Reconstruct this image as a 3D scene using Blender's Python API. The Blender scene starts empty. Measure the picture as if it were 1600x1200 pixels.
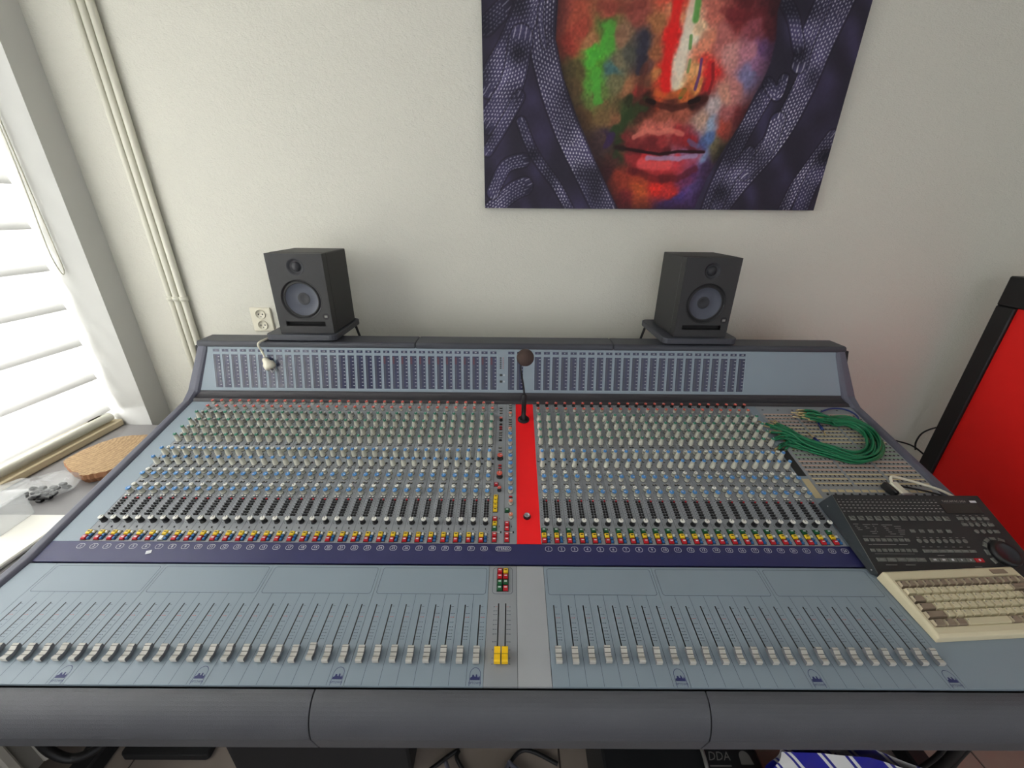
import bpy, math, random
import numpy as np
from mathutils import Matrix, Vector

# ------------------------------------------------------------------ camera, world, light, exposure
scene = bpy.context.scene
col = scene.collection
PI = math.pi
PITCH, YAW, ROLL = 0.4062, 0.0050, 0.0109
cam_data = bpy.data.cameras.new('camera')
cam = bpy.data.objects.new('camera', cam_data)
col.objects.link(cam)
scene.camera = cam
cam_data.sensor_fit = 'HORIZONTAL'
cam_data.sensor_width = 36.0
cam_data.lens = 620.1 / 1600.0 * 36.0
cam_data.clip_start = 0.01
fw = Vector((math.sin(YAW)*math.cos(PITCH), math.cos(YAW)*math.cos(PITCH), -math.sin(PITCH)))
r0 = Vector((math.cos(YAW), -math.sin(YAW), 0)); u0 = r0.cross(fw)
rr = r0*math.cos(ROLL) + u0*math.sin(ROLL); uu = u0*math.cos(ROLL) - r0*math.sin(ROLL)
m = Matrix((rr, uu, -fw)).transposed().to_4x4()
m.translation = Vector((0.0573, -0.6557, 1.5247))
cam.matrix_world = m

world = bpy.data.worlds.new('World'); scene.world = world
world.use_nodes = True
WORLD_STRENGTH = 1.0
world.node_tree.nodes['Background'].inputs[0].default_value = (0.93, 0.95, 1.0, 1)
world.node_tree.nodes['Background'].inputs[1].default_value = WORLD_STRENGTH

# daylight outside the window (left)
sky = bpy.data.lights.new('window_daylight', 'AREA')
sky.shape = 'RECTANGLE'; sky.size = 2.6; sky.size_y = 1.75
sky.energy = 290.0
sky.color = (1.0, 1.0, 0.99)
sky_o = bpy.data.objects.new('window_daylight', sky); col.objects.link(sky_o)
sky_o.location = (-2.25, -0.45, 1.60)
sky_o.rotation_euler = (0, -PI/2, 0)

vs = scene.view_settings
vs.view_transform = 'Standard'; vs.look = 'None'; vs.gamma = 1.0; vs.use_curve_mapping = False
vs.exposure = 0.0
scene.display_settings.display_device = 'sRGB'
scene.cycles.use_denoising = True
scene.cycles.max_bounces = 8
scene.cycles.sample_clamp_indirect = 6.0

# ------------------------------------------------------------------ helpers
def lin(c):
    return tuple((x/255/12.92 if x/255 <= 0.04045 else ((x/255+0.055)/1.055)**2.4) for x in c)

MATS = {}
def mat(name, rgb, rough=0.5, metal=0.0, bump=0.0, bscale=200.0, vary=0.0, vscale=8.0, spec=0.5, emit=0.0, alpha=1.0, trans=0.0, coat=0.0):
    if name in MATS: return MATS[name]
    M = bpy.data.materials.new(name); M.use_nodes = True
    nt = M.node_tree; b = nt.nodes['Principled BSDF']
    c = lin(rgb) + (1,)
    b.inputs['Base Color'].default_value = c
    b.inputs['Roughness'].default_value = rough
    b.inputs['Metallic'].default_value = metal
    b.inputs['Specular IOR Level'].default_value = spec
    b.inputs['Coat Weight'].default_value = coat
    b.inputs['Transmission Weight'].default_value = trans
    b.inputs['Alpha'].default_value = alpha
    tc = None
    if bump or vary: tc = nt.nodes.new('ShaderNodeTexCoord')
    if vary:
        n = nt.nodes.new('ShaderNodeTexNoise'); n.inputs['Scale'].default_value = vscale; n.inputs['Detail'].default_value = 5
        nt.links.new(tc.outputs['Object'], n.inputs['Vector'])
        mx = nt.nodes.new('ShaderNodeMix'); mx.data_type = 'RGBA'
        mx.inputs[6].default_value = tuple(x*(1-vary) for x in c[:3]) + (1,)
        mx.inputs[7].default_value = tuple(min(1, x*(1+vary)) for x in c[:3]) + (1,)
        nt.links.new(n.outputs['Fac'], mx.inputs[0]); nt.links.new(mx.outputs[2], b.inputs['Base Color'])
    if bump:
        n2 = nt.nodes.new('ShaderNodeTexNoise'); n2.inputs['Scale'].default_value = bscale; n2.inputs['Detail'].default_value = 3
        nt.links.new(tc.outputs['Object'], n2.inputs['Vector'])
        bp = nt.nodes.new('ShaderNodeBump'); bp.inputs['Strength'].default_value = bump; bp.inputs['Distance'].default_value = 0.002
        nt.links.new(n2.outputs['Fac'], bp.inputs['Height']); nt.links.new(bp.outputs[0], b.inputs['Normal'])
    if emit:
        b.inputs['Emission Color'].default_value = c; b.inputs['Emission Strength'].default_value = emit
    MATS[name] = M
    return M

class MB:
    """collects shapes for ONE mesh"""
    def __init__(s): s.v = []; s.f = []; s.m = []; s.sm = []
    def add(s, vs, fs, mi=0, smooth=False):
        o = len(s.v); s.v += [tuple(p) for p in vs]
        for f in fs: s.f.append(tuple(i+o for i in f)); s.m.append(mi); s.sm.append(smooth)
        return s
    def box(s, x0, x1, y0, y1, z0, z1, mi=0, top=None, bottom=True):
        v = [(x0,y0,z0),(x1,y0,z0),(x1,y1,z0),(x0,y1,z0),(x0,y0,z1),(x1,y0,z1),(x1,y1,z1),(x0,y1,z1)]
        t = mi if top is None else top
        s.add(v, [(0,1,5,4),(1,2,6,5),(2,3,7,6),(3,0,4,7)], mi); 
        o = len(s.v)-8
        s.f.append((o+4,o+5,o+6,o+7)); s.m.append(t); s.sm.append(False)
        if bottom: s.f.append((o+3,o+2,o+1,o)); s.m.append(mi); s.sm.append(False)
        return s
    def cbox(s, x0, x1, y0, y1, z0, z1, c, mi=0):
        """box with chamfered edges all round"""
        import itertools
        xs=(x0,x1); ys=(y0,y1); zs=(z0,z1); v=[]; idx={}
        for i,j,k in itertools.product((0,1),repeat=3):
            sx,sy,sz=(1-2*i),(1-2*j),(1-2*k)
            for a in range(3):
                p=[xs[i]+c*sx,ys[j]+c*sy,zs[k]+c*sz]; p[a]=(xs[i],ys[j],zs[k])[a]
                idx[(i,j,k,a)]=len(v); v.append(tuple(p))
        f=[]
        for a in range(3):
            b,d=(a+1)%3,(a+2)%3
            for e in (0,1):
                q=[]
                for (p1,p2) in ((0,0),(1,0),(1,1),(0,1)):
                    t=[0,0,0]; t[a]=e; t[b]=p1; t[d]=p2; q.append(idx[(t[0],t[1],t[2],a)])
                f.append(q if e else q[::-1])
        for a in range(3):
            b,d=(a+1)%3,(a+2)%3
            for p1 in (0,1):
                for p2 in (0,1):
                    t0=[0,0,0]; t0[b]=p1; t0[d]=p2; t1=t0[:]; t1[a]=1
                    q=[idx[tuple(t0)+(b,)],idx[tuple(t1)+(b,)],idx[tuple(t1)+(d,)],idx[tuple(t0)+(d,)]]
                    f.append(q if (p1!=p2) else q[::-1])
        for i,j,k in itertools.product((0,1),repeat=3):
            q=[idx[(i,j,k,0)],idx[(i,j,k,1)],idx[(i,j,k,2)]]
            f.append(q if (i+j+k)%2==1 else q[::-1])
        return s.add(v,f,mi)
    def prism(s, poly, z0, z1, mi=0, side=None):
        n = len(poly); side = mi if side is None else side
        v = [(x,y,z0) for x,y in poly] + [(x,y,z1) for x,y in poly]
        s.add(v, [tuple(range(n,2*n)), tuple(range(n-1,-1,-1))], mi)
        o = len(s.v)-2*n
        for i in range(n):
            j=(i+1)%n; s.f.append((o+i,o+j,o+n+j,o+n+i)); s.m.append(side); s.sm.append(False)
        return s
    def extx(s, poly, x0, x1, mi=0, smooth=False, caps=True):
        """poly in (y,z), extruded along x"""
        n=len(poly); v=[(x0,y,z) for y,z in poly]+[(x1,y,z) for y,z in poly]
        o=len(s.v); s.v+=v
        for i in range(n):
            j=(i+1)%n; s.f.append((o+i,o+j,o+n+j,o+n+i)); s.m.append(mi); s.sm.append(smooth)
        if caps:
            s.f.append(tuple(o+i for i in range(n-1,-1,-1))); s.m.append(mi); s.sm.append(False)
            s.f.append(tuple(o+n+i for i in range(n))); s.m.append(mi); s.sm.append(False)
        return s
    def lathe(s, prof, n=16, c=(0,0,0), mis=None, axis='z', smooth=True, cap0=False, cap1=True, ph=0.0):
        """prof: list of (r,z); mis per segment"""
        o=len(s.v); k=len(prof)
        for r,z in prof:
            for i in range(n):
                a=2*PI*i/n+ph; p=(r*math.cos(a), r*math.sin(a), z)
                if axis=='y': p=(p[0],-p[2],p[1])      # +z of the profile points to -y
                if axis=='x': p=(p[2],p[0],p[1])
                s.v.append((p[0]+c[0],p[1]+c[1],p[2]+c[2]))
        for q in range(k-1):
            mi = 0 if mis is None else mis[q]
            for i in range(n):
                j=(i+1)%n; s.f.append((o+q*n+i,o+q*n+j,o+(q+1)*n+j,o+(q+1)*n+i)); s.m.append(mi); s.sm.append(smooth)
        if cap1: s.f.append(tuple(o+(k-1)*n+i for i in range(n))); s.m.append(0 if mis is None else mis[-1]); s.sm.append(False)
        if cap0: s.f.append(tuple(o+i for i in range(n-1,-1,-1))); s.m.append(0 if mis is None else mis[0]); s.sm.append(False)
        return s
    def tube(s, pts, r, n=8, mi=0, closed=False, rs=None):
        pts=[Vector(p) for p in pts]; o=len(s.v); k=len(pts)
        up=Vector((0,0,1)); prev=None
        for i,p in enumerate(pts):
            a=pts[(i-1)%k] if (closed or i>0) else p; b=pts[(i+1)%k] if (closed or i<k-1) else p
            d=(b-a).normalized()
            if prev is None:
                x=d.cross(up); 
                if x.length<1e-3: x=d.cross(Vector((1,0,0)))
                x.normalize()
            else:
                x=prev-d*prev.dot(d); x.normalize()
            prev=x; y=d.cross(x); R=rs[i] if rs else r
            for j in range(n):
                t=2*PI*j/n; s.v.append(tuple(p+x*(R*math.cos(t))+y*(R*math.sin(t))))
        for i in range(k if closed else k-1):
            for j in range(n):
                j2=(j+1)%n; i2=(i+1)%k
                s.f.append((o+i*n+j,o+i*n+j2,o+i2*n+j2,o+i2*n+j)); s.m.append(mi); s.sm.append(True)
        if not closed:
            s.f.append(tuple(o+j for j in range(n-1,-1,-1))); s.m.append(mi); s.sm.append(False)
            s.f.append(tuple(o+(k-1)*n+j for j in range(n))); s.m.append(mi); s.sm.append(False)
        return s
    def merge(s, other, off=(0,0,0), mi=None):
        o=len(s.v); s.v+=[(x+off[0],y+off[1],z+off[2]) for x,y,z in other.v]
        s.f+=[tuple(i+o for i in f) for f in other.f]; s.m+=(other.m if mi is None else [mi]*len(other.f)); s.sm+=other.sm
        return s
    def mesh(s, name, mats):
        me=bpy.data.meshes.new(name); me.from_pydata(s.v,[],s.f)
        for m_ in (mats if isinstance(mats,(list,tuple)) else [mats]): me.materials.append(m_)
        me.polygons.foreach_set('material_index', s.m); me.polygons.foreach_set('use_smooth', s.sm)
        me.update(); return me
    def build(s, name, mats, parent=None, loc=(0,0,0), rot=(0,0,0), bevel=0.0, seg=2):
        o=inst(name, s.mesh(name, mats), parent, loc, rot)
        if bevel:
            b=o.modifiers.new('bevel','BEVEL'); b.width=bevel; b.segments=seg; b.limit_method='ANGLE'; b.angle_limit=0.7
        return o

def inst(name, me, parent=None, loc=(0,0,0), rot=(0,0,0)):
    o=bpy.data.objects.new(name, me); col.objects.link(o); o.location=loc; o.rotation_euler=rot
    if parent: o.parent=parent
    return o
def empty(name, loc=(0,0,0), rot=(0,0,0), parent=None):
    o=bpy.data.objects.new(name, None); col.objects.link(o); o.location=loc; o.rotation_euler=rot; o.empty_display_size=0.05
    if parent: o.parent=parent
    return o
def tag(o, label, cat, group=None):
    o['label']=label; o['category']=cat
    if group: o['group']=group
    return o
def struct(o, label=None):
    o['kind']='structure'
    if label: o['label']=label
    return o
def stuff(o): o['kind']='stuff'; return o
def spline(pts, n=8, closed=False):
    """Catmull-Rom through pts"""
    P_=[Vector(p) for p in pts]; k=len(P_); out=[]
    for i in range(k if closed else k-1):
        if closed: a,b,c,d=P_[(i-1)%k],P_[i],P_[(i+1)%k],P_[(i+2)%k]
        else: a,b,c,d=P_[max(i-1,0)],P_[i],P_[i+1],P_[min(i+2,k-1)]
        for j in range(n):
            t=j/n; out.append(0.5*((2*b)+(c-a)*t+(2*a-5*b+4*c-d)*t*t+(3*b-a-3*c+d)*t**3))
    if not closed: out.append(P_[-1])
    return out

_fonts={}
def text_mb(txt, size, mi=0, shear=0.0, ext=0.0):
    """flat lettering as faces in the xy plane, centred on the origin"""
    key=(txt,shear)
    if key not in _fonts:
        c=bpy.data.curves.new('lettering','FONT'); c.body=txt; c.size=1.0; c.shear=shear; c.resolution_u=2
        c.align_x='CENTER'; c.align_y='CENTER'
        o=bpy.data.objects.new('lettering',c); col.objects.link(o)
        dg=bpy.context.evaluated_depsgraph_get(); me=bpy.data.meshes.new_from_object(o.evaluated_get(dg))
        _fonts[key]=([tuple(v.co) for v in me.vertices],[tuple(p.vertices) for p in me.polygons])
        bpy.data.objects.remove(o); bpy.data.curves.remove(c); bpy.data.meshes.remove(me)
    v,f=_fonts[key]; b=MB(); b.add([(x*size,y*size,0) for x,y,z in v], f, mi); return b
def rrect(x0,x1,y0,y1,r,n=4):
    pts=[]
    for cx,cy,a0 in ((x1-r,y1-r,0),(x0+r,y1-r,PI/2),(x0+r,y0+r,PI),(x1-r,y0+r,1.5*PI)):
        for i in range(n+1): a=a0+PI/2*i/n; pts.append((cx+r*math.cos(a),cy+r*math.sin(a)))
    return pts
def outline(mb, pts, w, z, mi=0, closed=True):
    """thin printed line along pts (flat ribbon)"""
    n=len(pts)
    P_=[Vector((p[0],p[1])) for p in pts]; ins=[]; out=[]
    for i in range(n):
        a=P_[(i-1)%n] if (closed or i>0) else P_[i]; b=P_[(i+1)%n] if (closed or i<n-1) else P_[i]
        d=(b-a); d.normalize(); nn=Vector((-d.y,d.x))
        ins.append(P_[i]+nn*w/2); out.append(P_[i]-nn*w/2)
    v=[(p.x,p.y,z) for p in ins]+[(p.x,p.y,z) for p in out]
    mb.add(v,[(n+i,n+(i+1)%n,(i+1)%n,i) for i in range(n if closed else n-1)],mi)
    return mb
# ------------------------------------------------------------------ materials
def wall_material():
    M=bpy.data.materials.new('woven_wallpaper'); M.use_nodes=True; nt=M.node_tree; b=nt.nodes['Principled BSDF']
    b.inputs['Base Color'].default_value=lin((220,218,206))+(1,); b.inputs['Roughness'].default_value=0.75
    tc=nt.nodes.new('ShaderNodeTexCoord'); mp=nt.nodes.new('ShaderNodeMapping'); nt.links.new(tc.outputs['Object'],mp.inputs[0])
    mp.inputs['Scale'].default_value=(180,180,420)
    w=nt.nodes.new('ShaderNodeTexNoise'); w.inputs['Scale'].default_value=1.0; w.inputs['Detail'].default_value=2
    nt.links.new(mp.outputs[0],w.inputs['Vector'])
    n=nt.nodes.new('ShaderNodeTexNoise'); n.inputs['Scale'].default_value=60; nt.links.new(tc.outputs['Object'],n.inputs['Vector'])
    ad=nt.nodes.new('ShaderNodeMath'); ad.operation='ADD'; nt.links.new(w.outputs['Fac'],ad.inputs[0]); nt.links.new(n.outputs['Fac'],ad.inputs[1])
    bp=nt.nodes.new('ShaderNodeBump'); bp.inputs['Strength'].default_value=0.6; bp.inputs['Distance'].default_value=0.003
    nt.links.new(ad.outputs[0],bp.inputs['Height']); nt.links.new(bp.outputs[0],b.inputs['Normal'])
    return M
M_wall=wall_material()
M_plaster=mat('smooth_white_paint',(206,206,202),0.6,bump=0.1,bscale=90)
M_ceiling=mat('ceiling_paint',(232,232,228),0.8)
M_floor=mat('floor_laminate',(150,138,128),0.45,vary=0.12,vscale=14)
M_sill=mat('grey_stone_sill',(132,130,130),0.35,vary=0.12,vscale=12)
M_blindrail=mat('blind_rail',(206,204,190),0.45)
M_white=mat('white_gloss_paint',(235,233,222),0.35)
M_pipe=mat('pipe_paint',(226,224,208),0.35)
def blind_material():
    M=bpy.data.materials.new('translucent_blind_fabric'); M.use_nodes=True; nt=M.node_tree
    for n in list(nt.nodes):
        if n.type!='OUTPUT_MATERIAL': nt.nodes.remove(n)
    out=[n for n in nt.nodes if n.type=='OUTPUT_MATERIAL'][0]
    d=nt.nodes.new('ShaderNodeBsdfDiffuse'); t=nt.nodes.new('ShaderNodeBsdfTranslucent'); mx=nt.nodes.new('ShaderNodeMixShader')
    d.inputs[0].default_value=(0.84,0.84,0.83,1); t.inputs[0].default_value=(0.90,0.90,0.89,1); mx.inputs[0].default_value=0.50
    nt.links.new(d.outputs[0],mx.inputs[1]); nt.links.new(t.outputs[0],mx.inputs[2]); nt.links.new(mx.outputs[0],out.inputs[0])
    return M
M_blind=blind_material()
def clear_material(name,fac,rough):
    M=bpy.data.materials.new(name); M.use_nodes=True; nt=M.node_tree
    b=nt.nodes['Principled BSDF']; out=[n for n in nt.nodes if n.type=='OUTPUT_MATERIAL'][0]
    b.inputs['Base Color'].default_value=(.9,.92,.92,1); b.inputs['Roughness'].default_value=rough
    t=nt.nodes.new('ShaderNodeBsdfTransparent'); mx=nt.nodes.new('ShaderNodeMixShader'); mx.inputs[0].default_value=fac
    nt.links.new(t.outputs[0],mx.inputs[1]); nt.links.new(b.outputs[0],mx.inputs[2]); nt.links.new(mx.outputs[0],out.inputs[0])
    return M
M_clear=clear_material('clear_plastic',0.20,0.12)
M_glass=clear_material('window_glass',0.06,0.03)
M_panel=mat('console_panel_grey_blue',(136,150,160),0.42,vary=0.05,vscale=3)
M_strip=mat('channel_strip_grey',(144,148,152),0.45,vary=0.04,vscale=4)
M_blank=mat('blank_panel_light_grey',(162,165,168),0.45,vary=0.03,vscale=3)
M_line=mat('printed_line',(70,80,96),0.5)
M_logo=mat('printed_navy',(42,48,98),0.5)
M_redprint=mat('printed_red',(176,84,82),0.5)
M_ink=mat('printed_black',(28,29,31),0.5)
M_inkw=mat('printed_white',(215,217,220),0.5)
M_inkg=mat('printed_grey',(128,128,124),0.5)
M_navy=mat('navy_number_strip',(40,42,88),0.38,vary=0.06,vscale=6)
M_vinyl=mat('grey_vinyl_padding',(78,79,84),0.52,bump=0.35,bscale=900,vary=0.12,vscale=9)
M_cheek=mat('cheek_grey',(92,93,106),0.5,bump=0.15,bscale=700)
M_rail=mat('bridge_dark_grey',(62,64,72),0.45,bump=0.15,bscale=700)
M_cove=mat('bridge_cove_dark',(52,50,54),0.5)
M_black=mat('black_plastic',(22,22,24),0.45)
M_blackmatt=mat('black_matt',(26,26,28),0.7,bump=0.1,bscale=500)
M_steel=mat('brushed_steel',(175,175,178),0.3,metal=0.9)
M_cream=mat('knob_cream',(196,195,180),0.4)
M_greyk=mat('knob_grey',(158,156,150),0.45)
M_green=mat('knob_green',(58,128,104),0.4)
M_blue=mat('knob_blue',(78,138,196),0.4)
M_redk=mat('knob_red',(214,92,74),0.4)
M_orange=mat('knob_orange',(214,128,98),0.4)
M_whitek=mat('knob_white',(228,227,218),0.4)
M_bred=mat('button_red',(190,28,40),0.35)
M_byel=mat('button_yellow',(236,200,40),0.4)
M_bgrn=mat('button_green',(24,92,52),0.4)
M_bblu=mat('button_blue',(44,104,160),0.35)
M_cap=mat('fader_cap_grey',(182,180,172),0.4)
M_capside=mat('fader_cap_shaded_side',(120,122,126),0.45)  # darker than the cap top: shade on the sides put into the colour
M_fyel=mat('fader_cap_yellow',(246,198,8),0.4)
M_redpanel=mat('red_vinyl',(253,16,24),0.45,bump=0.12,bscale=40)
M_meter=mat('meter_window',(34,38,72),0.18,coat=0.3)
M_meterbar=mat('meter_led_bar',(62,66,80),0.2)
M_metered=mat('meter_led_red',(86,48,60),0.25)
M_foam=mat('foam_windscreen',(78,62,56),0.95,bump=0.8,bscale=900)
M_spk=mat('speaker_black_vinyl',(46,46,47),0.55,bump=0.1,bscale=800)
M_cone=mat('speaker_cone',(74,78,90),0.5)
M_conedark=mat('speaker_cone_dark',(40,41,46),0.5)
M_rubber=mat('rubber_surround',(28,28,30),0.5)
M_cablegreen=mat('patch_cable_green',(20,112,72),0.35)
M_cableblue=mat('patch_cable_blue',(30,52,120),0.35)
M_brass=mat('plug_brass',(205,185,140),0.28,metal=0.8)
M_pcream=mat('patch_label_cream',(205,190,150),0.6)
M_pgreen=mat('patch_label_green',(140,165,140),0.6)
M_ppink=mat('patch_label_pink',(200,168,150),0.6)
M_beige=mat('beige_plastic',(216,205,172),0.5)
M_keyb=mat('key_cream',(208,198,164),0.5)
M_keyg=mat('key_brown_grey',(140,124,106),0.5)
M_keygs=mat('key_brown_grey_lit_side',(186,172,146),0.5)  # paler left side of brown keys: window light put into the colour
M_whiteplug=mat('white_plug_plastic',(230,225,205),0.4)
M_remote=mat('remote_dark_grey',(38,38,39),0.5,vary=0.05,vscale=30)
M_remoteside=mat('remote_side_slate',(40,47,52),0.5)
M_rbtn=mat('remote_button_grey',(104,106,100),0.5)
M_redscreen=mat('red_board_fabric',(252,22,16),0.6,vary=0.05,vscale=20)
M_woodtop=None
def wood_material():
    M=bpy.data.materials.new('sawn_wood_slab'); M.use_nodes=True; nt=M.node_tree; b=nt.nodes['Principled BSDF']
    tc=nt.nodes.new('ShaderNodeTexCoord'); mp=nt.nodes.new('ShaderNodeMapping'); nt.links.new(tc.outputs['Object'],mp.inputs[0])
    mp.inputs['Location'].default_value=(0.12,-0.04,0); mp.inputs['Scale'].default_value=(1.0,0.8,1.0)
    w=nt.nodes.new('ShaderNodeTexWave'); w.wave_type='RINGS'; w.rings_direction='Z'
    w.inputs['Scale'].default_value=22; w.inputs['Distortion'].default_value=9.0; w.inputs['Detail'].default_value=5; w.inputs['Detail Scale'].default_value=4.0; w.inputs['Detail Roughness'].default_value=0.7
    nt.links.new(mp.outputs[0],w.inputs['Vector'])
    cr=nt.nodes.new('ShaderNodeValToRGB'); cr.color_ramp.elements[0].color=lin((156,126,92))+(1,); cr.color_ramp.elements[1].color=lin((190,160,120))+(1,)
    nt.links.new(w.outputs['Fac'],cr.inputs[0]); nt.links.new(cr.outputs[0],b.inputs['Base Color']); b.inputs['Roughness'].default_value=0.8
    return M
M_wood=wood_material()
M_bark=mat('split_bark_edge',(150,104,72),0.85,vary=0.4,vscale=40,bump=0.6,bscale=80)

# ------------------------------------------------------------------ the room
YW=0.92; XL=-1.455; ZC=2.62; YA=0.82; SILL=0.69; YN=-1.75; ZT=2.40
struct(MB().box(XL-0.4,3.4,YW,YW+0.12,0,ZC).build('wall_back',M_wall))
wl=MB()
wl.box(XL-0.30,XL,YA,YW,0,ZC)                # pier between the window and the corner
wl.box(XL-0.30,XL,-2.6,YA,0,SILL-0.03)       # below the sill
wl.box(XL-0.30,XL,-2.6,YA,ZT,ZC)             # lintel
wl.box(XL-0.30,XL,-2.6,YN,SILL-0.03,ZT)      # pier behind the camera
struct(wl.build('wall_left',M_plaster))
fl=struct(MB().box(-1.9,3.4,-2.6,YW+0.12,-0.06,-0.004).build('floor',mat('floor_joint',(70,62,56),0.7)))
random.seed(4)
pl=MB().cbox(-0.64,0.64,-0.093,0.093,-0.004,0.004,0.0015).mesh('plank',M_floor)
for i in range(8):
    for j in range(4):
        o=inst('plank',pl,fl,(-1.9+0.64+j*1.285+(i%2)*0.5-0.45,-0.78+i*0.19,-0.004))
struct(MB().box(XL-0.4,3.4,-2.6,YW+0.12,ZC,ZC+0.1).build('ceiling',M_ceiling))
struct(MB().box(2.7,2.8,-2.6,YW,0,ZC).build('wall_right_light_block',M_wall))  # unseen wall, added to block world light from the right
# window
wf=MB()
for (y0,y1,z0,z1) in ((YN,YA,SILL,SILL+0.06),(YN,YA,ZT-0.06,ZT),(YN,YN+0.06,SILL,ZT),(YA-0.06,YA,SILL,ZT),(-0.5,-0.44,SILL,ZT)):
    wf.cbox(XL-0.27,XL-0.20,y0,y1,z0,z1,0.004)
wn=struct(wf.build('window_1',M_white))
wn['label']='white window frame with glass panes behind the blind'
for y0,y1 in ((YN+0.06,-0.5),(-0.44,YA-0.06)):
    MB().box(XL-0.24,XL-0.236,y0,y1,SILL+0.06,ZT-0.06).build('pane',M_glass,wn)
# sill board
si=MB().cbox(XL-0.20,-1.20,-1.9,YA+0.0,SILL-0.03,SILL,0.006).build('window_sill',M_sill)
struct(si,'grey stone window sill below the white blind')
tr=struct(MB().cbox(-1.60,-1.565,-1.7,YA-0.004,SILL+0.0005,SILL+0.028,0.004).build('trim_1',mat('timber_window_bead',(206,190,156),0.6)))
tr['label']='cream timber bead along the foot of the window blind'

# blind with translucent bands
bl=empty('window_blind',(-1.60,-0.4,SILL))
tag(bl,'white translucent banded window blind drawn down over the left window','blind')
prof=[]
for k in range(9):
    t=k/8; prof.append((0.026*t**1.7-0.004, -0.164*t))
v=[];f=[]
me_b=MB()
Y0,Y1=YN+0.03-(-0.4),YA-0.022-(-0.4)
n=len(prof)
vv=[(x,Y0,z) for x,z in prof]+[(x,Y1,z) for x,z in prof]+[(x-0.0012,Y0,z) for x,z in prof]+[(x-0.0012,Y1,z) for x,z in prof]
ff=[(i,i+1,n+i+1,n+i) for i in range(n-1)]+[(2*n+i,3*n+i,3*n+i+1,2*n+i+1) for i in range(n-1)]+[(n-1,2*n+n-1,3*n+n-1,2*n-1),(0,n,3*n,2*n)]
me_b.add(vv,ff,0,True)
slat=me_b.mesh('slat',M_blind)
zz=0.242
while zz < ZT-SILL+0.02:
    inst('slat',slat,bl,(0,0,zz)); zz+=0.138
MB().lathe([(0.017,0),(0.017,Y1-Y0)],14,(0.006,Y1,0.047),axis='y',cap0=True).build('bottom_rail',M_blindrail,bl)
# bead cord of the blind
cord=[(-1.545,0.800,2.2),(-1.545,0.803,1.78),(-1.545,0.800,1.60),(-1.545,0.790,1.40),(-1.545,0.797,1.325),(-1.545,0.806,1.308),(-1.545,0.813,1.33),(-1.545,0.813,1.42),(-1.545,0.812,1.60),(-1.545,0.812,1.78),(-1.545,0.812,2.2)]
cd=MB().tube(spline(cord,8),0.0022,6).build('blind_cord',M_pipe)
tag(cd,'thin white bead pull cord hanging in a loop beside the blind','cord')

# heating pipes in the corner
for i,(x,r) in enumerate(((-1.276,0.0095),(-1.250,0.011),(-1.222,0.0115))):
    o=MB().lathe([(r,0.0),(r,ZC)],14,(0,0,0),cap0=True).build('heating_pipe',M_pipe,None,(x,YW-r-0.006,0))
    tag(o,('thin white riser pipe closest to the window pier','middle white riser pipe between two others on the wall','thicker white riser pipe farthest from the window pier')[i],'pipe','white riser pipes on the wall')
cl=MB()
for x,r in ((-1.276,0.0095),(-1.250,0.011),(-1.222,0.0115)):
    cl.lathe([(r+0.0005,-0.008),(r+0.003,-0.008),(r+0.003,0.008),(r+0.0005,0.008)],14,(x+1.25,-r-0.006,0),cap1=False)
cl.box(-0.04,0.042,-0.0045,0.0,-0.008,0.008)
tag(cl.build('pipe_clip',M_pipe,None,(-1.25,YW,1.205)),'white three-way clip holding the riser pipes to the wall','pipe clip')

# double wall socket
so=empty('wall_socket',(-0.943,YW,1.122))
tag(so,'cream double wall socket beside the speaker','socket')
MB().cbox(-0.042,0.042,-0.008,0,-0.048,0.048,0.003).build('cover_plate',M_whiteplug,so)
for dz in (0.022,-0.022):
    s_=MB().lathe([(0.0200,0.0),(0.0195,0.0035),(0.0175,0.0035),(0.017,0.0004),(0.0,0.0004)],22,(0,-0.008,dz),axis='y',cap1=False).build('socket_insert',M_whiteplug,so)
    h=MB()
    for dx in (-0.008,0.008): h.lathe([(0.003,0),(0.003,0.0006)],8,(dx,-0.0085,dz),axis='y')
    h.lathe([(0.002,0),(0.002,0.0006)],8,(0,-0.0085,dz-0.010),axis='y')
    h.build('pin_hole',M_ink,s_)
# ------------------------------------------------------------------ the mixing console
P=0.03; Z0=0.80; PF,PK,PM=0.1038,0.2423,0.2608
LK=0.5618; LF=0.235
cK,sK=math.cos(PK),math.sin(PK); cF,sF=math.cos(PF),math.sin(PF); cM,sM=math.cos(PM),math.sin(PM)
KT=(LK*cK, Z0+LK*sK)                       # top end of the knob surface (y,z)
FB=(-LF*cF, Z0-LF*sF)                      # front end of the fader surface
MBt=(KT[0]+0.0319, KT[1]+0.0260)           # foot of the meter face
LM=0.1534
MT=(MBt[0]+LM*sM, MBt[1]+LM*cM)            # head of the meter face
SL,SR=-33.55,40.25                         # inner edges of the cheeks, in channel pitches
con=empty('mixing_console',(0,0.2,0))
tag(con,'large grey-blue audio mixing console with rows of knobs, faders and meter bridge','mixing console')
def pt(o): o.location=Vector(o.location)-Vector((0,0.2,0)); return o
KF=lambda s,t,h=0:(s*P, t*cK-h*sK-0.2, Z0+t*sK+h*cK)
FFr=lambda s,t,h=0:(s*P, -t*cF-h*sF-0.2, Z0-t*sF+h*cF)
# chassis below the panels
body=[(FB[0]+0.004,FB[1]-0.008),(0,Z0-0.010),(KT[0],KT[1]-0.010),(MBt[0]+0.010,MBt[1]-0.004),(MT[0]+0.010,MT[1]-0.004),(0.70,MT[1]-0.004),(0.70,0.66),(FB[0]+0.004,0.66)]
pt(MB().extx(body[::-1],SL*P,SR*P).build('chassis',M_blackmatt,con))
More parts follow.
